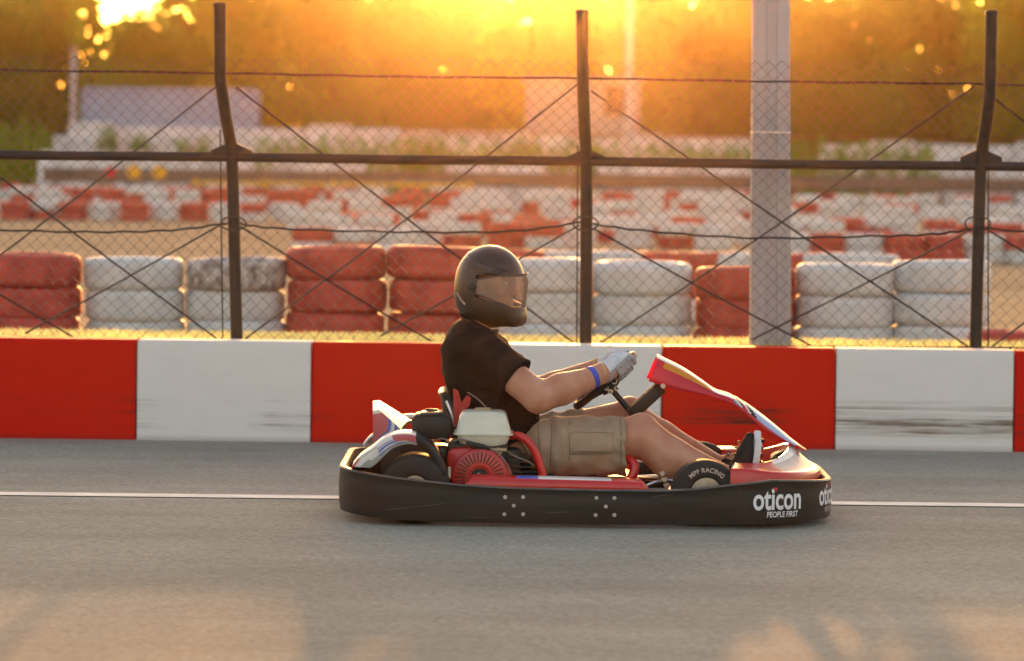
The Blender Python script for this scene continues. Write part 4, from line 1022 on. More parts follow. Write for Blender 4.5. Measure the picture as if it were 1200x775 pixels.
# ---- side pods
for sgn in (-1, 1):
    b = MB(); rows = []
    xs_ = np.linspace(K(545, 566, -.52).x, K(759, 568, -.52).x, 26); y0 = -.59 if sgn < 0 else .44
    zt = np.interp(xs_, [xs_[0], xs_[-1]], [K(600, 556.5, -.52).z, K(720, 561.5, -.52).z]); zl = .12
    for i, x in enumerate(xs_):
        f = i/25; e = 1-max(0, abs(f-.5)-.46)/.04; e2 = math.sqrt(max(.02, 1-(1-e)**2)); cz = (zt[i]+zl)/2; hz = (zt[i]-zl)/2*e2; pr = []
        for k in range(16):
            a_ = 2*math.pi*k/16; sx_, sz_ = math.cos(a_), math.sin(a_)
            pr.append(Vector((x, KY+y0+.075+.075*math.copysign(abs(sx_)**.55, sx_), cz+hz*math.copysign(abs(sz_)**.55, sz_))))
        rows.append(pr+[pr[0]])
    def mi(i, k):
        if 2 <= k <= 5:
            if 7 <= i < 10: return 2
            if 10 <= i < 20 and k < 8: return 1
        return 0
    b.grid(rows, mi); b.add(rows[0][:-1], [tuple(range(16))]); b.add(rows[-1][:-1], [tuple(range(16))[::-1]])
    b.build('side_pod', [M['red'], M['plastic_white'], M['sticker_blue']], kart, angle=50)
# ---- seat
b = MB(); prof = [(516, 459), (518, 476), (526, 505), (540, 535), (565, 556), (610, 562), (660, 562), (706, 556)]
pts = smooth_path([Vector((XZ(px, py, 0)[0], 0, XZ(px, py, 0)[1])) for px, py in prof], 4); rows = []
for j, p in enumerate(pts):
    f = j/(len(pts)-1); hw = .19+.02*math.sin(math.pi*f); dep = .085*math.sin(math.pi*min(1, f*1.15))+.02
    t = (pts[min(j+1, len(pts)-1)]-pts[max(j-1, 0)]).normalized(); nrm = Vector((-t.z, 0, t.x))
    if nrm.z < 0 and nrm.x < 0: nrm = -nrm
    rows.append([Vector((p.x, KY+hw*math.sin(q*1.45)/math.sin(1.45), p.z))+nrm*(dep*(abs(q)**3)) for q in np.linspace(-1, 1, 13)])
seat = b.grid(rows).build('seat', M['blackpart'], kart, solid=.012)
b = MB(); b.tube(smooth_path([rows[0][k] for k in range(13)], 2), .009, 8); b.build('seat_rim', M['rim_edge'], seat)
b = MB(); b.prism([XZ(px, py, -.21) for px, py in ((531, 455), (537, 458), (541, 472), (547, 463), (552, 466), (550, 476), (541, 484), (538, 500), (532, 500))], KY-.225, KY-.213, bev=.002); b.build('seat_bracket', M['engine_red'], kart, smooth=False)
MB().tube(smooth_path([K(534, 500, -.219), K(530, 485, -.20), K(524, 470, -.18)], 4), .009, 8).build('seat_stay', M['steel'], kart)

# ---- steering
SWC = K(709, 446, 0); e1 = (K(745, 413, 0)-K(673, 478, 0)).normalized(); e2 = Vector((0, 1, 0)); axn = e1.cross(e2).normalized()
if axn.z > 0: axn = -axn
SWR = .152
def rim(th): return SWC+e1*(SWR*math.cos(th))+e2*(SWR*math.sin(th))
sw = bpy.data.objects.new('steering_wheel', None); COL.objects.link(sw); sw.parent = kart
MB().tube([rim(t) for t in np.linspace(0, 2*math.pi, 41)[:-1]], .0165, 10, closed=True).build('wheel_rim', M['blackpart'], sw)
b = MB()
for a_ in (0.0, 2.1, 4.19): b.tube([SWC+axn*.035, rim(a_+math.pi)], .010, 6)
b.lathe([(-.0, .042), (.012, .045), (.03, .045), (.036, .03)], SWC+axn*.012, axn, 16); b.build('spoke_hub', M['metal_dark'], sw)
for px, py in ((720, 447.5), (710.5, 455), (715, 459), (722.5, 455)):
    MB().lathe([(-.012, .0105), (-.018, .0095), (-.018, .005), (-.012, .004), (-.012, 0)], K(px, py, -.035), (0, 1, 0), 12).build('bolt', M['steel'], sw)
b = MB(); b.tube([K(713, 452, 0), K(741, 485, 0), K(800, 556, 0)], .0125, 10); b.build('steering_column', M['metal_dark'], kart)
b = MB(); q0, q1 = K(739, 486, 0), K(775, 453, 0); mid = (q0+q1)/2; L = (q1-q0).length; an = math.atan2(q1.z-q0.z, q1.x-q0.x)
for sy in (-.035, .035): b.box(mid+Vector((0, sy, 0)), (L, .012, .052), Matrix.Rotation(-an, 3, 'Y'), bev=.003)
b.box(mid, (L*.96, .06, .012), Matrix.Rotation(-an, 3, 'Y'), bev=.002)
b.tube([K(741, 487, -.02), K(790, 560, -.12)], .012, 8); b.tube([K(741, 487, .02), K(790, 560, .12)], .012, 8)
b.build('fairing_strut', M['metal_dark'], kart)

# ---- steering fairing
U = [(771, 418), (800, 432), (822, 446), (840, 458), (858, 464), (880, 477), (905, 496), (928, 515), (945, 527)]
Lw = [(760, 447), (790, 456), (815, 461), (840, 466.5), (862, 476), (880, 490), (898, 505), (920, 518), (943, 529)]
Wd = [.115, .125, .135, .142, .15, .155, .15, .135, .095]
def dens(l): return smooth_path([Vector(p+(0,)) for p in l], 10)
Ud, Ld = dens(U), dens(Lw); Wdd = np.interp(np.linspace(0, 1, len(Ud)), np.linspace(0, 1, 9), Wd); rows = []; m = len(Ud)
for j in range(m):
    w = float(Wdd[j]); u = K(Ud[j].x, Ud[j].y, -.6*w); l = K(Ld[j].x, Ld[j].y, -w); sec = []
    half = [(-w, 0), (-w*1.0, .16), (-w*.985, .34), (-w*.96, .52), (-w*.92, .68), (-w*.85, .82), (-w*.74, .93), (-w*.55, 1.0), (-w*.28, 1.03)]
    for y, s_ in half+[(0, 1.05)]+[(-y, s_) for y, s_ in half[::-1]]:
        sec.append(Vector((l.x+(u.x-l.x)*s_, KY+y, l.z+(u.z-l.z)*s_)))
    rows.append(sec)
def mi(i, k):
    t = i/(m-2); kk = min(k, 17-k); d = t+.012*kk
    if t < .43:
        if kk in (4, 5) and t > .03: return 1 if t < .36-.03*kk+.1 else 2
        if kk >= 6: return 2
        return 0
    if kk <= 1 and t < .93: return 0
    if t > .93: return 0
    if t > .72: return 5 if kk >= 2 else 0
    if t < .50: return 2 if kk >= 4 else 0
    q = int((d-.50)/.021)
    return [3, 3, 4, 2, 6, 0, 2, 6, 6, 5, 5, 5, 5][max(0, min(12, q))] if kk >= 2 else 0
fair = MB().grid(rows, mi).build('steering_fairing', [M['pink'], M['orange'], M['plastic_white'], M['sticker_blue'], M['sticker_grey'], M['sticker_sky'], M['blackpart']], kart, solid=.006, angle=60)
for sgn in (-1, 1): MB().lathe([(.002, .010), (-.005, .010), (-.007, .007), (-.004, .004), (-.004, 0)], Vector((K(777, 452.5, -.125).x, KY+sgn*.124, K(777, 452.5, -.125).z)), (0, -sgn*-1 if sgn < 0 else -1, 0), 12).build('bolt', M['steel'], fair)
# ---- nose cone: a horseshoe with low skirt and pale sloping top
b = MB(); rows = []; cxn = KX+.635
for i in range(49):
    ph = R(-104+208*i/48); cs, sn = math.cos(ph), math.sin(ph); c2 = max(0, cs)
    ox, oy = cxn+.318*cs, KY+.585*sn; ix, iy = cxn+(.19+.01*c2)*cs, KY+.36*sn
    zo = .232-.030*c2**.7; zi = .238+.055*c2**3; zb_ = .10
    sec = [(ox-.006*cs, oy, zb_), (ox, oy, zb_+.05), (ox, oy, zo-.012), (ox-.004*cs, oy-.004*sn, zo-.003), (ox-.012*cs, oy-.012*sn, zo+.002)]
    for q in (.2, .4, .6, .8, .93): sec.append((ox+(ix-ox)*q-.012*cs*(1-q), oy+(iy-oy)*q, zo+.002+(zi-zo)*q**1.15-.008*math.sin(math.pi*q)))
    sec += [(ix, iy, zi), (ix-.012*cs, iy-.012*sn, zi-.006), (ix-.014*cs, iy-.014*sn, zi-.04), (ix-.010*cs, iy-.01*sn, .13), (ix-.004*cs, iy, .09)]
    rows.append([Vector(p) for p in sec])
def mi(i, k):
    a_ = abs(-104+208*(i+.5)/48)
    if k <= 3: return 0
    if k >= 10: return 0
    if a_ > 62: return 0
    if k == 4 or k >= 8: return 1
    return 2 if a_ > 14 else 1
b.grid(rows, mi); b.add(rows[0], [tuple(range(len(rows[0])))]); b.add(rows[-1], [tuple(range(len(rows[0])))[::-1]])
nose = b.build('nose_cone', [M['red'], M['plastic_white'], M['sticker_grey']], kart, angle=45)
b = MB(); b.box(K(917, 538, .1), (.10, .16, .07), Matrix.Rotation(R(-25), 3, 'Y'), bev=.03, seg=3); b.build('master_cylinder', M['blackpart'], kart)
b = MB(); b.tube([K(866, 556, .22), K(869, 534, .20)], .010, 8); b.lathe([(-.022, .012), (-.018, .0135), (.018, .0135), (.022, .012)], K(869, 524, .2), (0, .25, 1), 12); b.build('pedal', M['red'], kart)
b = MB(); b.tube([K(880, 572, -.17), K(893, 545, -.17)], .009, 8); b.box(K(893, 548, -.17), (.012, .09, .05), bev=.004); b.box(K(880, 562, -.10), (.09, .06, .06), bev=.012); b.build('pedal', M['metal_dark'], kart)

# ================================================================ THE DRIVER
man = empty('person', (KX-.30, KY, .13), 'person in matt black helmet, black t-shirt, khaki shorts and white gloves steering the kart', 'person')
V3 = lambda p: (p.x, p.y, p.z)
def D(px, py, dy): return np.array(V3(K(px, py, dy)))
HC = K(575, 335, 0); HYAW = R(-27); HTILT = R(3)
hrot = Matrix.Rotation(HYAW, 3, 'Z') @ Matrix.Rotation(HTILT, 3, 'Y')
def H(x, y, z): return np.array(V3(HC + hrot @ Vector((x, y, z))))
def headlocal(Xw):  # world arrays -> head coordinates
    A_ = np.array(hrot.transposed()); return A_ @ (Xw-np.array(HC)[:, None])
HR = [[hrot[i][j] for j in range(3)] for i in range(3)]
wr_n, wr_f = K(707, 437, -.165), K(703, 431, .165)
th_n, th_f = -1.02, 1.02
B = SDF((K(500, 0, 0).x, KY-.42, .02), (K(905, 0, 0).x, KY+.40, 1.13), .0052)
# torso, neck
B.cone(D(592, 528, -.06), D(592, 528, .06), .12, .12, .0).cone(D(588, 525, 0), D(583, 480, 0), .13, .14, .06).cone(D(566, 440, -.05), D(566, 440, .05), .12, .12, .06)
B.cone(D(556, 408, -.12), D(556, 408, .12), .075, .075, .05).cone(D(553, 395, 0), D(566, 352, 0), .064, .060, .035)
# head and face
B.ell(H(-.005, 0, .045), (.098, .077, .098), .02, HR).ell(H(.035, 0, -.05), (.066, .056, .085), .03, HR)
B.cone(H(.090, 0, .028), H(.112, 0, -.022), .010, .015, .012).cone(H(.082, -.036, .040), H(.082, .036, .040), .013, .013, .015)
B.ell(H(.083, 0, -.066), (.014, .026, .009), .014, HR).ell(H(.080, 0, -.098), (.022, .024, .018), .02, HR)
for s_ in (-1, 1):
    B.ell(H(.078, s_*.034, .018), (.013, .014, .011), .006, HR).ell(H(.066, s_*.046, -.018), (.022, .020, .020), .02, HR).ell(H(-.012, s_*.078, -.01), (.022, .010, .034), .008, HR)
# arms
for dy, wr, sh, el in ((-1, wr_n, (572, 418), (631, 466)), (1, wr_f, (574, 414), (622, 462))):
    B.cone(D(sh[0], sh[1], dy*.185), D(el[0], el[1], dy*.255), .066, .062, .03)
    B.cone(D(el[0], el[1], dy*.255), D(el[0]+28, el[1]-9, dy*.235), .062, .058, .02)
    B.cone(D(el[0]+28, el[1]-9, dy*.235), np.array(V3(wr)), .058, .040, .02)
    B.cone(np.array(V3(wr)), np.array(V3(wr.lerp(rim(-1.02 if dy < 0 else 1.02), .45))), .037, .034, .02)
# legs
B.cone(D(628, 527, -.11), D(751, 512, -.145), .098, .084, .03).cone(D(751, 512, -.145), D(789, 536, -.15), .082, .0745, .02).cone(D(789, 536, -.15), D(858, 562, -.17), .0745, .042, .02)
B.cone(D(624, 520, .11), D(737, 490, .155), .092, .074, .03).cone(D(737, 490, .155), D(776, 513, .155), .072, .066, .02).cone(D(776, 513, .155), D(846, 548, .16), .066, .040, .02)
B.cone(D(862, 572, -.17), D(868, 540, -.17), .034, .034, .02).cone(D(846, 555, .16), D(856, 540, .16), .034, .034, .02)
B.ell(D(753, 497, -.145), (.040, .045, .042), .03).ell(D(739, 476, .155), (.036, .042, .036), .03)
B.cone(D(779, 541, -.15), D(806, 556, -.155), .058, .040, .04).cone(D(767, 514, .155), D(795, 530, .158), .052, .036, .04)
B.cone(D(655, 453, -.245), D(672, 448, -.23), .040, .030, .04)
B.build('body', M['skin'], man, relax=2)
# eyes and hair as pieces of the head
for s_ in (-1, 1):
    c = Vector(H(.0835, s_*.033, .018)); MB().lathe([(-.011, 0), (-.008, .008), (0, .0115), (.008, .008), (.0112, .0045)], c, hrot@Vector((1, 0, 0)), 14).build('eye', M['plastic_white'], man)
    MB().lathe([(.0105, .0052), (.0118, .003), (.012, 0)], c, hrot@Vector((1, 0, 0)), 12).build('iris', M['hair'], man)
    MB().tube([Vector(H(.094, s_*.014, .042)), Vector(H(.092, s_*.032, .047)), Vector(H(.080, s_*.054, .042))], .0045, 6).build('eyebrow', M['hair'], man)

# ---- t-shirt
S = SDF((K(496, 0, 0).x, KY-.40, .12), (K(690, 0, 0).x, KY+.40, .86), .0055)
S.cone(D(594, 528, -.08), D(594, 528, .08), .145, .145, 0).cone(D(584, 482, -.055), D(584, 482, .055), .158, .158, .08).cone(D(561, 434, -.075), D(561, 434, .075), .142, .142, .08)
S.cone(D(550.5, 406, -.115), D(550.5, 406, .115), .102, .102, .06).cone(D(560, 394, 0), D(566, 382, 0), .085, .072, .05)
for dy, sh, el in ((-1, (572, 419), (631, 466)), (1, (574, 415), (622, 462))):
    S.cone(D(sh[0], sh[1], dy*.178), D(el[0], el[1], dy*.255), .080, .094, .05)
ea, eb = D(572, 419, -.178), D(631, 466, -.255); en = (eb-ea)/np.linalg.norm(eb-ea)
# cut the sleeve ends only where the arm is
X, Y, Z = np.meshgrid(*S.ax, indexing='ij')
for a_, b_, cut, sgn in ((D(572, 419, -.178), D(631, 466, -.255), D(602.5, 446, -.22), -1), (D(574, 415, .178), D(622, 462, .255), D(601, 443, .22), 1)):
    n_ = (b_-a_)/np.linalg.norm(b_-a_); n_[2] *= .9
    pl = (X-cut[0])*n_[0]+(Y-cut[1])*n_[1]+(Z-cut[2])*n_[2]
    reg = np.sqrt((X-b_[0])**2+(Y-b_[1])**2+(Z-b_[2])**2)-.150
    S.F = np.where((reg < .02) & ((Y-KY)*sgn > .145), np.maximum(S.F, pl), S.F).astype(np.float32)
nb, ntp = D(557.5, 377, 0), D(573, 350, 0); nd = (ntp-nb)/np.linalg.norm(ntp-nb)
pl = (X-nb[0])*nd[0]+(Y-nb[1])*nd[1]+(Z-nb[2])*nd[2]
S.F = np.maximum(S.F, pl.astype(np.float32))
hem = [D(606, 513, 0), D(641, 487, 0)]; t_ = hem[1]-hem[0]; nh = np.array([-t_[2], 0, t_[0]]); nh = -nh/np.linalg.norm(nh)
S.F = np.maximum(S.F, ((X-hem[0][0])*nh[0]+(Z-hem[0][2])*nh[2]).astype(np.float32))
ap = D(588, 456, -.2); ang_ = np.arctan2(Z-ap[2], X-ap[0]); rr_ = np.sqrt((X-ap[0])**2+(Z-ap[2])**2)
tri = lambda v: 1-np.abs(np.sin(v))**.7
S.F = S.F+(.0035*np.sin(38*X+22*Z+9*Y)*np.sin(17*Z-11*X+13*Y)-.007*tri(4.5*ang_+6*rr_+2*np.sin(9*Y))*np.exp(-((rr_-.09)/.09)**2)
           -.007*tri(34*(Z+.45*X)+2.2*np.sin(7*X+5*Y))*np.clip((.50-Z)*5, 0, 1)+.0022*np.sin(55*X-40*Z+20*Y)
           -.004*tri(26*(X*.6-Z)+1.5*np.sin(11*Z+9*Y))*np.clip((Z-.5)*6, 0, 1)).astype(np.float32)
S.build('t_shirt', M['shirt'], man)
pp = []
MB().tube([Vector(tuple(nb))+Vector((0, 0, -.002))+Matrix.Rotation(math.atan2(nd[0], nd[2]), 3, 'Y')@Vector((.068*math.cos(a_), .070*math.sin(a_), 0)) for a_ in np.linspace(0, 2*math.pi, 33)[:-1]], .007, 6, closed=True).build('collar', M['shirt'], man)

# ---- shorts
T = SDF((K(592, 0, 0).x, KY-.36, .06), (K(765, 0, 0).x, KY+.36, .52), .005)
T.cone(D(612, 530, -.07), D(612, 530, .07), .118, .118, 0)
T.cone(D(640, 525, -.125), D(742, 522, -.145), .122, .121, .05).cone(D(636, 520, .12), D(706, 501, .145), .112, .100, .05)
X, Y, Z = np.meshgrid(*T.ax, indexing='ij')
c0 = D(733, 522, -.145); T.F = np.where(Y < KY+.0, np.maximum(T.F, (X-c0[0])+.02*(Z-c0[2])), T.F).astype(np.float32)
c1 = D(692, 500, .145); T.F = np.where(Y >= KY+.0, np.maximum(T.F, (X-c1[0])*.93+.36*(Z-c1[2])), T.F).astype(np.float32)
q0, q1 = D(607, 509, 0), D(642, 484, 0); t_ = q1-q0; nn = np.array([-t_[2], 0, t_[0]]); nn /= np.linalg.norm(nn)
T.F = np.maximum(T.F, np.where(X < q1[0], (X-q0[0])*nn[0]+(Z-q0[2])*nn[2], -1)).astype(np.float32)
q2 = D(607, 512, 0); q3 = D(643, 560, 0); t_ = q3-q2; n3 = np.array([t_[2], 0, -t_[0]]); n3 /= np.linalg.norm(n3)
T.F = np.maximum(T.F, ((X-q2[0])*n3[0]+(Z-q2[2])*n3[2])).astype(np.float32)
lowz = D(700, 560, -.2)[2]; T.F = np.maximum(T.F, lowz-Z).astype(np.float32)
T.F = T.F+(-.008*(1-np.abs(np.sin(23*X+16*Z+1.5*np.sin(14*Z)))**.7)*np.clip(1-abs(X-D(650, 0, 0)[0])*7, 0, 1)+.0055*np.sin(46*X-30*Z+15*Y)*np.sin(21*Z+18*X)+.0030*np.sin(85*X+38*Z)*np.clip(1-abs(X-D(660, 0, 0)[0])*9, 0, 1)+.0020*np.sin(120*Z+50*X)*np.clip((X-D(690, 0, 0)[0])*6, 0, 1)).astype(np.float32)
shorts = T.build('shorts', M['shorts'], man)
def patch(name, corners, off, m, nu=12, nv=10, th=.004):
    """a cloth panel lying on the near side of the shorts; corners px (tl, tr, br, bl)"""
    b = MB(); tl, tr, br, bl = [np.array(c, float) for c in corners]; rows = []
    for i in range(nu+1):
        r_ = []
        for k in range(nv+1):
            p = (tl*(1-k/nv)+bl*(k/nv))*(1-i/nu)+(tr*(1-k/nv)+br*(k/nv))*(i/nu); q = K(p[0], p[1], -.24); y = T.probe(q.x, q.z, KY-.34, KY)
            e = min(i, nu-i, k, nv-k); y = (y if y else KY-.2); r_.append(Vector((q.x, y-off*(1 if e > 0 else .2), q.z)))
        rows.append(r_)
    return MB().grid(rows).build(name, m, shorts)
patch('cargo_pocket', ((667, 501), (717, 501), (718, 531), (668, 531)), .010, M['shorts'])
patch('pocket_flap', ((665, 499), (719, 500), (719, 509), (665, 508)), .014, M['shorts'], 12, 4)
patch('side_pocket', ((648, 495), (666, 494), (664, 545), (646, 548)), .008, M['shorts'], 6, 12)
for cs in (((646, 494), (647.2, 494), (645.2, 549), (644, 549)), ((666.5, 495), (667.6, 495), (667.8, 540), (666.7, 540)), ((668, 531), (718, 530), (718, 531.2), (668, 532.4)), ((630, 497), (631.2, 496), (633, 540), (632, 540)), ((727, 490), (728, 490), (728, 556), (727, 556))):
    patch('seam', cs, .009, M['seam'], 8 if cs[1][0]-cs[0][0] > 10 else 1, 10)

# ---- gloves on the steering wheel rim
def glove(sgn, wr, th):
    rp = rim(th); tg = (rim(th+.01)-rim(th-.01)).normalized(); a = (wr-rp); a = (a-tg*a.dot(tg)).normalized(); bb = tg.cross(a).normalized()
    if bb.z < 0: bb = -bb
    lo = [min(wr[i], rp[i])-.08 for i in range(3)]; hi = [max(wr[i], rp[i])+.08 for i in range(3)]
    g = SDF(lo, hi, .0026); out = tg if (tg.y*sgn > 0) else -tg      # towards the little finger side
    up = -out
    def pt(s_, al, ro): return rp+up*s_+(a*math.cos(al)+bb*math.sin(al))*ro
    wst = wr.lerp(rp, .12)
    g.cone(V3(wr.lerp(rp, -.12)), V3(wst), .041, .040, 0)
    sps = [.030, .010, -.010, -.029]; rads = [.0102, .0105, .0102, .0092]
    for s_, fr_ in zip(sps, rads):
        kn = pt(s_, .55, .044); g.cone(V3(wst+up*s_*.5), V3(kn), .027, .0165, .022)
        ang = [.55, 1.25, 2.0, 2.75, 3.5, 4.2]; ro = [.042, .037, .031, .029, .028, .027]
        pts = [pt(s_*1.02, a_, r_) for a_, r_ in zip(ang, ro)]
        for i in range(5): g.cone(V3(pts[i]), V3(pts[i+1]), fr_*(1.18-.05*i), fr_*(1.13-.05*i), .004)
    g.ell(V3(pt(0, .2, .045)), (.022, .022, .022), .02)
    # thumb: leaves the index side of the palm near its base, lies along and over the rim
    t0 = wr.lerp(rp, .42)+up*.024+bb*.008; t1 = pt(.047, .9, .036); t2 = pt(.058, 1.7, .030); t3 = pt(.056, 2.35, .027)
    g.cone(V3(t0), V3(t1), .019, .0135, .012).cone(V3(t1), V3(t2), .0130, .0118, .004).cone(V3(t2), V3(t3), .0118, .0105, .004)
    rpn, an_, upn = np.array(V3(rp)), np.array(V3(a)), np.array(V3(up))
    def fm(C_):
        d = (C_-rpn)@an_; s_ = (C_-rpn)@upn
        return (d < .022)
    o = g.build('glove', [M['glove'], M['glove_grip']], man, fm)
    dr = (wr-rp).normalized(); c = wr.lerp(rp, -.13); x_ = dr.orthogonal().normalized(); y_ = dr.cross(x_)
    MB().tube([c+(x_*math.cos(t)+y_*math.sin(t))*.0405 for t in np.linspace(0, 2*math.pi, 25)[:-1]], .0032, 6, closed=True).build('glove_hem', M['glove_edge'], o)
glove(-1, wr_n, th_n); glove(1, wr_f, th_f)
# wristband
e_, w_ = Vector(tuple(D(659, 457, -.235))), wr_n
c = w_.lerp(e_, .27); dr = (w_-e_).normalized(); x_ = dr.orthogonal().normalized(); y_ = dr.cross(x_); rows = []
for k in range(25):
    t = 2*math.pi*k/24; u_ = x_*math.cos(t)+y_*math.sin(t)
    rows.append([c-dr*.011+u_*.0475, c+dr*.011+u_*.0455])
MB().grid(rows).build('wristband', M['band'], man, solid=.002)

# ---- shoes
def shoe(toe, heel, ank, solen):
    toe, heel, ank = [Vector(tuple(x)) for x in (toe, heel, ank)]; ax = (toe-heel).normalized(); nrm = (solen-ax*solen.dot(ax)).normalized(); L = (toe-heel).length
    lo = [min(toe[i], heel[i], ank[i])-.1 for i in range(3)]; hi = [max(toe[i], heel[i], ank[i])+.1 for i in range(3)]
    sd = ax.cross(nrm)
    U_ = SDF(lo, hi, .0035)
    U_.cone(V3(heel-nrm*.02+ax*.03), V3(toe+nrm*.004-ax*.055), .038, .030, 0).cone(V3(heel-nrm*.03+ax*.04), V3(ank), .040, .044, .03)
    U_.cone(V3(toe-ax*.10-nrm*.012), V3(ank+ax*.02), .036, .040, .03).cone(V3(toe-ax*.022), V3(toe-ax*.07), .020, .034, .02)
    for sg_ in (-1, 1): U_.cone(V3(toe-ax*.085+sd*.012*sg_), V3(heel+ax*.04+sd*.006*sg_), .034, .034, .015)
    U_.clip(heel+nrm*.028, nrm); u_ = U_.build('shoe', M['shoe'], man)
    b = MB(); rows = []
    for off, gr in ((.022, 0), (.030, .003), (.042, .003), (.048, -.001)):
        pr = []
        for k in range(40):
            t = 2*math.pi*k/40; cx = math.cos(t); w = (.046 if cx > 0 else .038)
            f = abs(cx)**.8*(1 if cx > 0 else -1)
            pr.append((toe+heel)/2+ax*(f*(L/2+.006+gr))+sd*((w+gr)*math.copysign(abs(math.sin(t))**.75, math.sin(t)))+nrm*(off+(.008 if f > .8 else 0)*-1))
        rows.append(pr+[pr[0]])
    b.grid(rows); b.add(rows[0][:-1], [tuple(range(40))]); b.add(rows[-1][:-1], [tuple(range(40))[::-1]])
    sl_ = b.build('sole', M['sole'], u_, angle=35)
    b = MB()
    for k in range(9): b.box(heel.lerp(toe, .10+k*.10)+nrm*.050, (.014, .014, .08), Matrix((ax, nrm, sd)).transposed(), bev=.003, seg=1)
    b.build('tread', M['shoe'], sl_)
    b = MB()
    for k in range(5): q = ank.lerp(toe, .25+k*.13)-nrm*.030; b.tube([q-sd*.026, q-nrm*.010, q+sd*.026], .0035, 6)
    b.build('laces', M['shoe'], u_)
shoe(D(880, 506, -.175), D(868, 588, -.175), D(862, 562, -.17), Vector((1, 0, .15)))
shoe(D(868, 530, .16), D(842, 566, .16), D(846, 552, .16), Vector((.8, 0, -.55)))
MB().lathe([(-.02, .050), (.018, .047)], K(861, 556, -.17), (K(861, 556, -.17)-K(789, 536, -.15)).normalized(), 20).build('sock', M['sock'], man, solid=.003)

# ---- helmet
hs = SDF(np.array(V3(HC))-.20, np.array(V3(HC))+.20, .0032)
hs.ell(H(-.004, 0, .018), (.146, .124, .146), 0, HR).ell(H(.058, 0, -.082), (.092, .100, .080), .05, HR).ell(H(-.030, 0, -.062), (.108, .112, .104), .05, HR)
hs.cone(H(.128, -.022, -.125), H(.128, .022, -.125), .028, .028, .04)
X, Y, Z = np.meshgrid(*hs.ax, indexing='ij'); sh_ = X.shape
loc = headlocal(np.stack([X.ravel(), Y.ravel(), Z.ravel()])); lx, ly, lz = [l.reshape(sh_) for l in loc]
outer = hs.F.copy()
hs.F = np.maximum(hs.F, -(outer+.020))                                   # hollow shell
p0, p1 = (-.125, -.088), (-.02, -.168)                                    # lower edge, rising to the back
tx, tz = p1[0]-p0[0], p1[1]-p0[1]; ln = math.hypot(tx, tz)
hs.F = np.maximum(hs.F, ((lx-p0[0])*tz-(lz-p0[1])*tx)/ln)
hs.F = np.maximum(hs.F, -(lz+.172)-.0*lx)
hs.F = np.maximum(hs.F, .034-np.sqrt((lx-.062)**2+(lz+.195)**2))           # notch under the chin bar
ptop = .050-.10*np.maximum(0, .05-lx)**1.0; pbot = -.046-.20*np.clip(lx, 0, .2)
port = np.maximum(np.maximum(lz-ptop, pbot-lz), -.006-lx)
hs.F = np.maximum(hs.F, -(port-.0)).astype(np.float32)
ridge = .0030*np.exp(-((lz-.095+.35*lx)/.006)**2)*(lx < .06)+.0035*np.exp(-((lz-.066+.12*lx)/.005)**2)*(lx > -.06)
hs.F = (hs.F-np.where(outer > -.01, ridge, 0)).astype(np.float32)
helmet = hs.build('helmet', M['helmet'], man, relax=2)
def shell(lxv, lzv, off):
    """outer helmet surface on the near side at head coordinates (x, z), pushed out by off"""
    lo_, hi_ = -.20, 0.0
    def f(y):
        p = H(lxv, y, lzv); d = 9
        i = [(p[k]-hs.lo[k])/hs.h for k in range(3)]; i0 = [min(max(int(q), 0), hs.n[k]-2) for k, q in enumerate(i)]; fr_ = [i[k]-i0[k] for k in range(3)]; s_ = 0
        for a_ in (0, 1):
            for b_ in (0, 1):
                for c_ in (0, 1):
                    s_ += outer[i0[0]+a_, i0[1]+b_, i0[2]+c_]*(fr_[0] if a_ else 1-fr_[0])*(fr_[1] if b_ else 1-fr_[1])*(fr_[2] if c_ else 1-fr_[2])
        return s_
    for _ in range(30):
        m_ = (lo_+hi_)/2
        if f(m_) > off: lo_ = m_
        else: hi_ = m_
    return (lo_+hi_)/2
# visor: curved clear shield over the port
b = MB(); rows = []
for i in range(37):
    th = R(-96+192*i/36); cs, sn = math.cos(th), math.sin(th); r_ = []
    for k in range(11):
        f = k/10; fx = max(0, cs)
        zt_ = .058-.030*(1-fx)**1.5; zb_ = -.060+.030*(1-fx)**1.2-.026*fx**2; z = zb_+(zt_-zb_)*f
        ax_ = .153-.35*max(0, z-.0)**1.5*1.0-.06*abs(min(0, z)); ay = .127-.28*max(0, z)**1.5-.10*abs(min(0, z))
        r_.append(Vector(H(.004+ax_*(cs if cs > 0 else cs*.5), ay*sn, z)))
    rows.append(r_)
visor = MB().grid(rows).build('visor', M['visor'], helmet, solid=.0025)
b = MB(); b.tube([r_[0] for r_ in rows], .0034, 6); b.tube([r_[-1] for r_ in rows], .0034, 6); b.build('visor_frame', M['trim'], visor)
for s_ in (-1, 1):
    MB().lathe([(-.004, .020), (.004, .020), (.007, .015), (.008, .006), (.005, 0)], Vector(H(-.018, s_*.1235, .002)), hrot@Vector((0, s_, 0)), 20).build('visor_pivot', M['helmet'], visor)
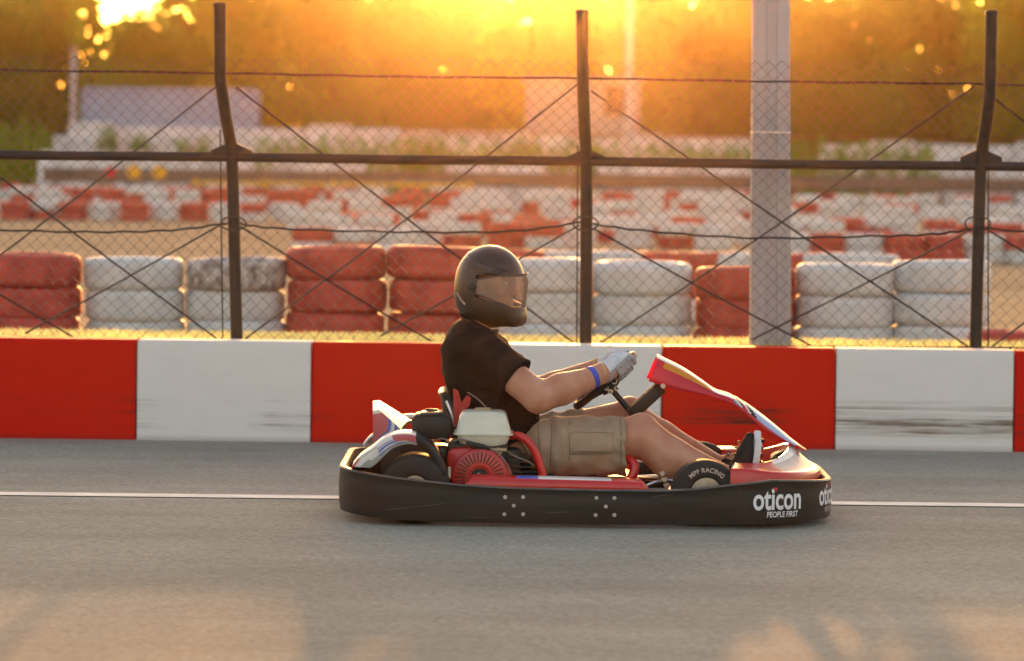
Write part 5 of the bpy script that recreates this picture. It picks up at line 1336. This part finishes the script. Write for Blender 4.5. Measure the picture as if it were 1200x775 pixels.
MB().lathe([(-.002, .006), (.005, .005), (.006, 0)], Vector(H(.128, -.052, -.086)), hrot@Vector((.5, -.8, 0)), 10).build('snap', M['steel'], helmet)
# small slanted print near the lower rear edge and thin strokes above the visor
v, f, w = text_mesh('STREAM', 1.0, bold=.02); k = .062/w; an = R(-41); vv = []
for x, z in v:
    ax_, az_ = x*k, z*k*.95; lx_ = -.102+ax_*math.cos(an)-az_*math.sin(an); lz_ = -.040+ax_*math.sin(an)+az_*math.cos(an)
    vv.append(Vector(H(lx_, shell(lx_, lz_, .0022), lz_)))
MB().add(vv, f).build('print', M['decal'], helmet, smooth=False)
for (x0, z0, x1, z1) in ((.058, .075, .078, .058), (.068, .082, .092, .060), (.082, .078, .100, .064), (.094, .075, .112, .066), (-.075, .07, -.03, .062), (-.03, .062, .02, .072), (-.09, .10, -.02, .108)):
    pts = []
    for q in np.linspace(0, 1, 6):
        lx_, lz_ = x0+(x1-x0)*q, z0+(z1-z0)*q; pts.append(Vector(H(lx_, shell(lx_, lz_, .0012), lz_)))
    MB().tube(pts, .0019 if x0 > .05 else .0014, 5).build('stripe', M['blackpart'] if x0 > .05 else M['trim'], helmet)
MB().tube(smooth_path([Vector(H(-.085, -.066, -.13)), Vector(H(-.02, -.075, -.158)), Vector(H(.03, -.05, -.176)), Vector(H(.045, 0, -.18))], 4), .007, 6).build('chin_strap', M['trim'], helmet)

# ================================================================ VOLUME ADDED FOR THE LENS FLARE GLOW
hm = bpy.data.materials.new('flare glow volume'); hm.use_nodes = True; hn = hm.node_tree; hn.nodes.clear()
ho = hn.nodes.new('ShaderNodeOutputMaterial'); hv = hn.nodes.new('ShaderNodeVolumePrincipled')
hv.inputs['Color'].default_value = (1, .66, .36, 1); hv.inputs['Density'].default_value = 0.95e-4; hv.inputs['Anisotropy'].default_value = .964  # scattering air added to imitate the orange lens flare and its veil
hn.links.new(hv.outputs[0], ho.inputs['Volume'])
hz = MB().box((0, 66, 5.0), (110, 180, 12.0)).build('flare_haze', hm, smooth=False); tag(hz, kind='stuff')
